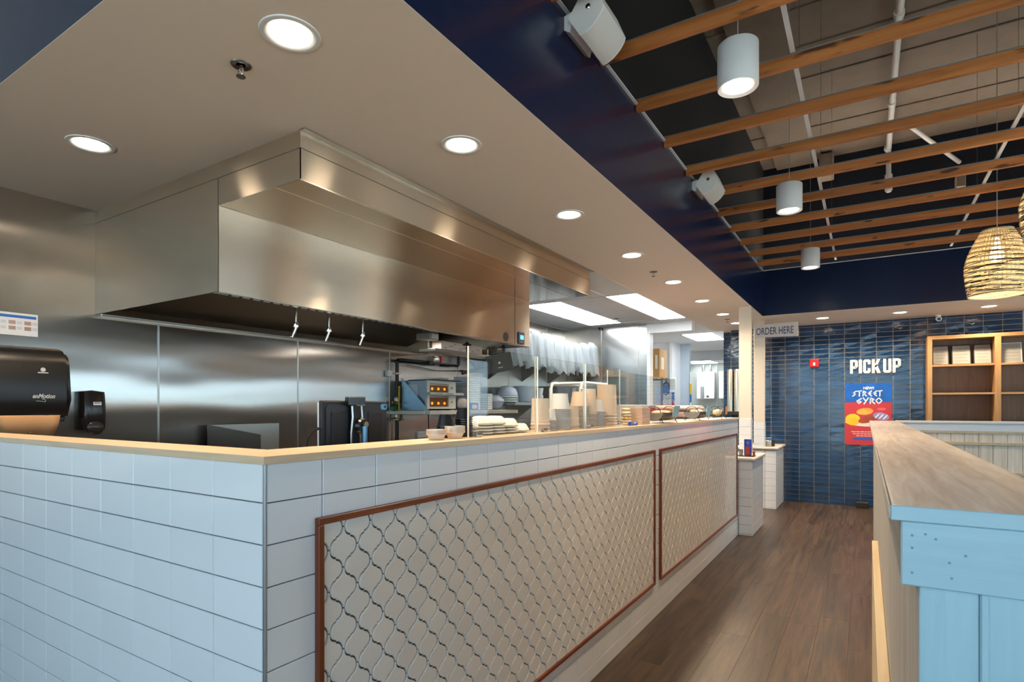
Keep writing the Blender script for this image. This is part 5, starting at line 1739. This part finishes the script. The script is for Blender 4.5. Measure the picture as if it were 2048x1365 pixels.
MB().box(-2.0, -1.76, 4.60, 5.50, 1.336, 1.478, bev=.003).build('carton', mat('carton_white', 'e2d8d4', .5), rb)
MB().box(-1.76, -1.757, 4.95, 5.22, 1.36, 1.455).box(-1.76, -1.757, 5.25, 5.48, 1.36, 1.455).build('red_panel', M_RED, rb)

# metal boat baskets
def basket(y0, L, label, tagcol, seed, wire=False):
    t = thing('boat_basket', label, 'basket', (-1.30, y0, LZ), 'boat shaped baskets on the ledge')
    r = .07
    zc = LZ + .075
    m_ = mat('dark_galvanised', '6f6a66', .45, .7) if not wire else M_DARKM
    def trough(u, v):
        a = math.pi + math.pi * u
        return (-1.318 + r * math.cos(a), y0 + L * v, zc + .058 * math.sin(a))
    b = MB()
    if not wire:
        b.grid(trough, 13, 8)
        b.build('trough', m_, t, smooth=60, solid=.0015)
        for v in (0, 1):
            e = MB()
            e.prism([trough(k / 12, v)[0::2] for k in range(13)], 1, y0 + L * v - .0012, y0 + L * v + .0012)
            e.build('end_plate', mat('light_galvanised', '8b8884', .4, .8), t)
    else:
        for k in range(9):
            b.tube([trough(j / 10, k / 8) for j in range(11)], .0022, 5)
        for k in range(0, 11, 2):
            b.tube([trough(k / 10, j / 8) for j in range(9)], .0022, 5)
        b.build('wire_body', m_, t)
    MB().tube([(-1.318 + r, y0, zc), (-1.318 + r, y0 + L, zc)], .003, 6).tube([(-1.318 - r, y0, zc), (-1.318 - r, y0 + L, zc)], .003, 6).build('rim_wire', M_DARKM, t)
    for v in (0, 1):
        MB().tube([(-1.318 + r * .8 * math.cos(math.pi * k / 10), y0 + L * v, zc + .052 * math.sin(math.pi * k / 10)) for k in range(11)], .0028, 6).build('handle', M_DARKM, t)
        for sgn in (-1, 1):
            MB().tube([(-1.318 + sgn * r * .72, y0 + L * (.06 + .88 * v), zc - .035), (-1.318 + sgn * r * .9, y0 + L * (.06 + .88 * v), LZ + .003), (-1.318 + sgn * r * 1.05, y0 + L * (.06 + .88 * v), LZ + .003)], .0028, 6).build('leg', M_DARKM, t)
    MB().prism([(y0 + L * .52, zc - .03), (y0 + L * .92, zc - .03), (y0 + L * 1.10, zc + .055), (y0 + L * .70, zc + .055)], 0, -1.2445, -1.2425).build('price_card', mat('card_' + tagcol, tagcol, .6, var=.12), t)
    rnd = random.Random(seed)
    for k in range(6):
        yy = y0 + L * (.12 + .15 * k)
        pouch(-1.318, yy, zc - .038 + rnd.uniform(0, .008), .028, .026, .026, mat('cookie_wrap%d' % (k % 3), ('e9c98f', 'f3ecdf', 'e2b26a')[k % 3], .4, var=.2), 'wrapped_pastry', ORD[k] + ' wrapped pastry in the ' + label.split(',')[0].replace('metal boat basket', 'basket'), 'snack', seed + k)['group'] = 'wrapped pastries in the baskets'


basket(4.06, .40, 'nearest metal boat basket, with a slate blue price card', '7f9aa3', 60)
basket(5.14, .38, 'middle metal boat basket, with a faded blue price card', '86a3ad', 70)
basket(6.05, .25, 'furthest wire basket, with an orange card', 'c98c4a', 80, True)

tubx = thing('food_tub', 'translucent pink lidded tub on the serving table behind the baskets', 'tub', (-2.0, 6.5, 1.336))
MB().box(-2.28, -1.62, 6.05, 6.80, 1.336, 1.42, bev=.03, seg=3).build('body', mat('pink_tub', 'e0b5a8', .35), tubx, smooth=50)
MB().box(-2.30, -1.60, 6.03, 6.82, 1.42, 1.475, bev=.026, seg=3).build('lid', mat('pink_lid', 'ecccb8', .3), tubx, smooth=50)

# things on the low counters
cd = thing('condiment_tray', 'black tray holding condiment items on the near low counter', 'tray', (-1.13, 7.1, .885))
MB().box(-1.30, -1.09, 6.99, 7.13, .886, .894, bev=.002).build('tray', M_DARKM, cd)
bs = thing('brochure_stand', 'blue upright brochure stand on the near low counter', 'brochure stand', (-1.17, 7.05, .895))
MB().prism(rrect(-1.205, -1.125, .895, 1.085, .008), 1, 7.035, 7.050).build('panel', mat('brochure_blue', '2a4bb8', .4), bs)
MB().prism([(-1.192, .90), (-1.142, .90), (-1.142, .99), (-1.167, 1.012), (-1.192, .985)], 1, 7.030, 7.0345).build('red_leaflet', mat('leaflet_red', 'b53a26', .5, var=.3), bs)
text_obj('lettering', 'G', .045, (-1.18, 7.0345, 1.03), FAR_ROT, mat('brochure_pale', '9db2e0', .5), bs, .0004)
lathe_thing('pencil_cup', [(.022, 0), (.026, .07), (.024, .07), (.02, .004), (0, .004)], -1.245, 7.05, .895, M_STEEL, 'small steel cup left of the blue brochure stand', 'cup')
tag(MB().box(-1.112, -1.088, 7.03, 7.06, .895, .95, bev=.002).build('sauce_packet_box', mat('packet_red', 'a8362a', .5, var=.3)), 'small red packet box right of the blue brochure stand', 'box')
nd = thing('napkin_dispenser', 'steel napkin dispenser with blue top on the far low counter', 'dispenser', (-1.2, 9.0, .886))
MB().box(-1.255, -1.165, 8.98, 9.10, .886, .975, bev=.012, seg=2).build('body', M_STEEL, nd, smooth=50)
MB().box(-1.245, -1.175, 8.985, 9.095, .976, 1.015, bev=.004).build('blue_top', mat('dispenser_blue', '3f7fae', .4), nd)
MB().box(-1.16, -1.135, 9.0, 9.09, .886, .985, bev=.003).build('black_side', M_DARKM, nd)
ct = thing('cup_dispenser', 'tall chrome tube cup dispenser on the blue wall behind the posts', 'dispenser', (-1.75, 9.5, 1.39))
for dx in (-.09, .015, .11):
    MB().lathe([(.045, 0), (.045, .66), (.04, .675), (0, .68)], -1.77 + dx, 9.62, 20, o=1.39).build('tube', mat('satin_chrome', 'cfcabb', .3, .9), ct, smooth=50)
MB().box(-1.90, -1.60, 9.55, 9.76, 1.33, 1.39, bev=.004).build('base', M_DARKM, ct)

# ------------------------------------------------------------------ back room odds and ends
cbx = thing('cardboard_box', 'brown cardboard box on a shelf by the back room opening, nearer', 'box', (-3.1, 9.6, 1.9))
MB().box(-3.16, -2.93, 9.35, 9.75, 1.955, 2.44, bev=.004).build('carton', M_CARD, cbx)
MB().box(-3.00, -2.96, 9.347, 9.35, 2.10, 2.33).build('white_label', M_PAPER, cbx)
MB().box(-2.93, -2.9285, 9.45, 9.6, 2.1, 2.3).build('white_label', M_PAPER, cbx)
cb2 = tag(MB().box(-3.50, -3.17, 9.38, 9.75, 1.955, 2.50, bev=.004).build('cardboard_box', M_CARD), 'brown cardboard box on a shelf by the back room opening, further left', 'box')
bsf = thing('back_shelf', 'dark shelf carrying the cardboard boxes in the back room', 'shelf', (-3.2, 9.3, 1.9))
MB().box(-4.69, -2.92, 9.3, 9.8, 1.925, 1.954).build('board', mat('shelf_brown', '6b5a4a', .6), bsf)
for xx in (-4.6, -3.0):
    MB().box(xx - .015, xx + .015, 9.7, 9.73, 0.001, 1.925).build('upright', M_STEEL, bsf)
stn = thing('strainer', 'black rimmed strainer hanging on the back room wall', 'strainer', (-3.27, 10.88, 1.69))
MB().tube([(-3.273 + .075 * math.cos(R(k * 24)), 10.86, 1.815 + .115 * math.sin(R(k * 24))) for k in range(16)], .012, 6).build('rim', M_DARKM, stn)
MB().prism([(-3.273 + .068 * math.cos(R(k * 24)), 1.815 + .107 * math.sin(R(k * 24))) for k in range(15)], 1, 10.855, 10.865).build('mesh', mat('strainer_blue', '5a7296', .5, var=.3), stn)
MB().tube([(-3.273, 10.87, 1.93), (-3.265, 10.88, 2.02)], .012, 6).build('handle', M_DARKM, stn)
tag(MB().box(-3.18, -3.06, 10.78, 10.81, 1.74, 2.02, bev=.008).build('hung_apron', M_WPLAST), 'white papers hung on the corner trim in the back room', 'papers')
flg = thing('wall_poster', 'blue and red banner on the passage corner in the back room', 'banner', (-3.1, 10.8, 1.4))
MB().box(-3.145, -3.09, 10.79, 10.80, 1.58, 1.74).build('blue_half', mat('banner_blue', '2d5a96', .5), flg)
MB().box(-3.145, -3.09, 10.79, 10.80, 1.40, 1.58).build('red_half', mat('banner_red', 'a83a48', .5), flg)
tag(MB().box(-3.42, -3.34, 10.88, 10.898, 1.62, 1.70, bev=.003).build('wall_outlet', M_WPLAST), 'white wall outlet left of the strainer', 'outlet')
wh = thing('water_heater', 'white wall mounted water heater in the back room', 'water heater', (-3.9, 16.8, 1.7))
MB().box(-4.14, -3.65, 16.68, 16.895, 1.695, 2.465, bev=.02, seg=2).build('cabinet', M_WPLAST, wh)
MB().box(-3.86, -3.80, 16.674, 16.68, 1.74, 1.79).build('badge', M_LINE, wh)
for xx in (-3.98, -3.78):
    MB().lathe([(.03, 0), (.03, .2)], xx, 16.79, 12, o=2.465).build('pipe_stub', M_STEEL, wh)
wh2 = thing('water_heater', 'second white heater cabinet half hidden by the blue tiles', 'water heater', (-3.3, 16.8, 1.7))
MB().box(-3.53, -3.05, 16.68, 16.895, 1.695, 2.465, bev=.02, seg=2).build('cabinet', M_WPLAST, wh2)
MB().lathe([(.03, 0), (.03, .2)], -3.3, 16.79, 12, o=2.465).build('pipe_stub', M_STEEL, wh2)
tag(MB().tube([(-3.60, 16.78, 2.66), (-3.59, 16.76, 2.3), (-3.58, 16.76, 1.9), (-3.57, 16.76, 0.002)], .018, 6).build('heater_hose', M_GREYP), 'grey hose hanging between the two heaters', 'hose')
bm_ = thing('broom', 'broom with yellow and blue grip against the passage wall end', 'broom', (-2.8, 11.3, 0))
MB().tube([(-2.93, 11.35, .06), (-2.94, 11.38, 2.15)], .014, 8).build('pole', M_WPLAST, bm_)
MB().tube([(-2.937, 11.372, 1.72), (-2.938, 11.375, 1.92)], .02, 8).build('yellow_grip', M_YEL, bm_)
MB().tube([(-2.936, 11.369, 1.55), (-2.937, 11.372, 1.71)], .018, 8).build('blue_grip', mat('grip_blue', '1f6fb0', .4), bm_)
MB().box(-3.05, -2.82, 11.32, 11.38, .001, .10).build('head', M_DARKM, bm_)
tag(MB().box(-4.02, -3.93, 16.62, 16.684, 1.72, 2.05, bev=.01).build('grey_control_box', M_GREYP), 'grey control box in front of the water heater', 'box')
kc = tag(MB().lathe([(.02, 0), (.02, -.03), (.012, -.04)], -3.55, 8.30, 14, o=ZC - .002).build('dome_camera', M_DARK), 'tiny black dome camera in the kitchen ceiling corner', 'camera')
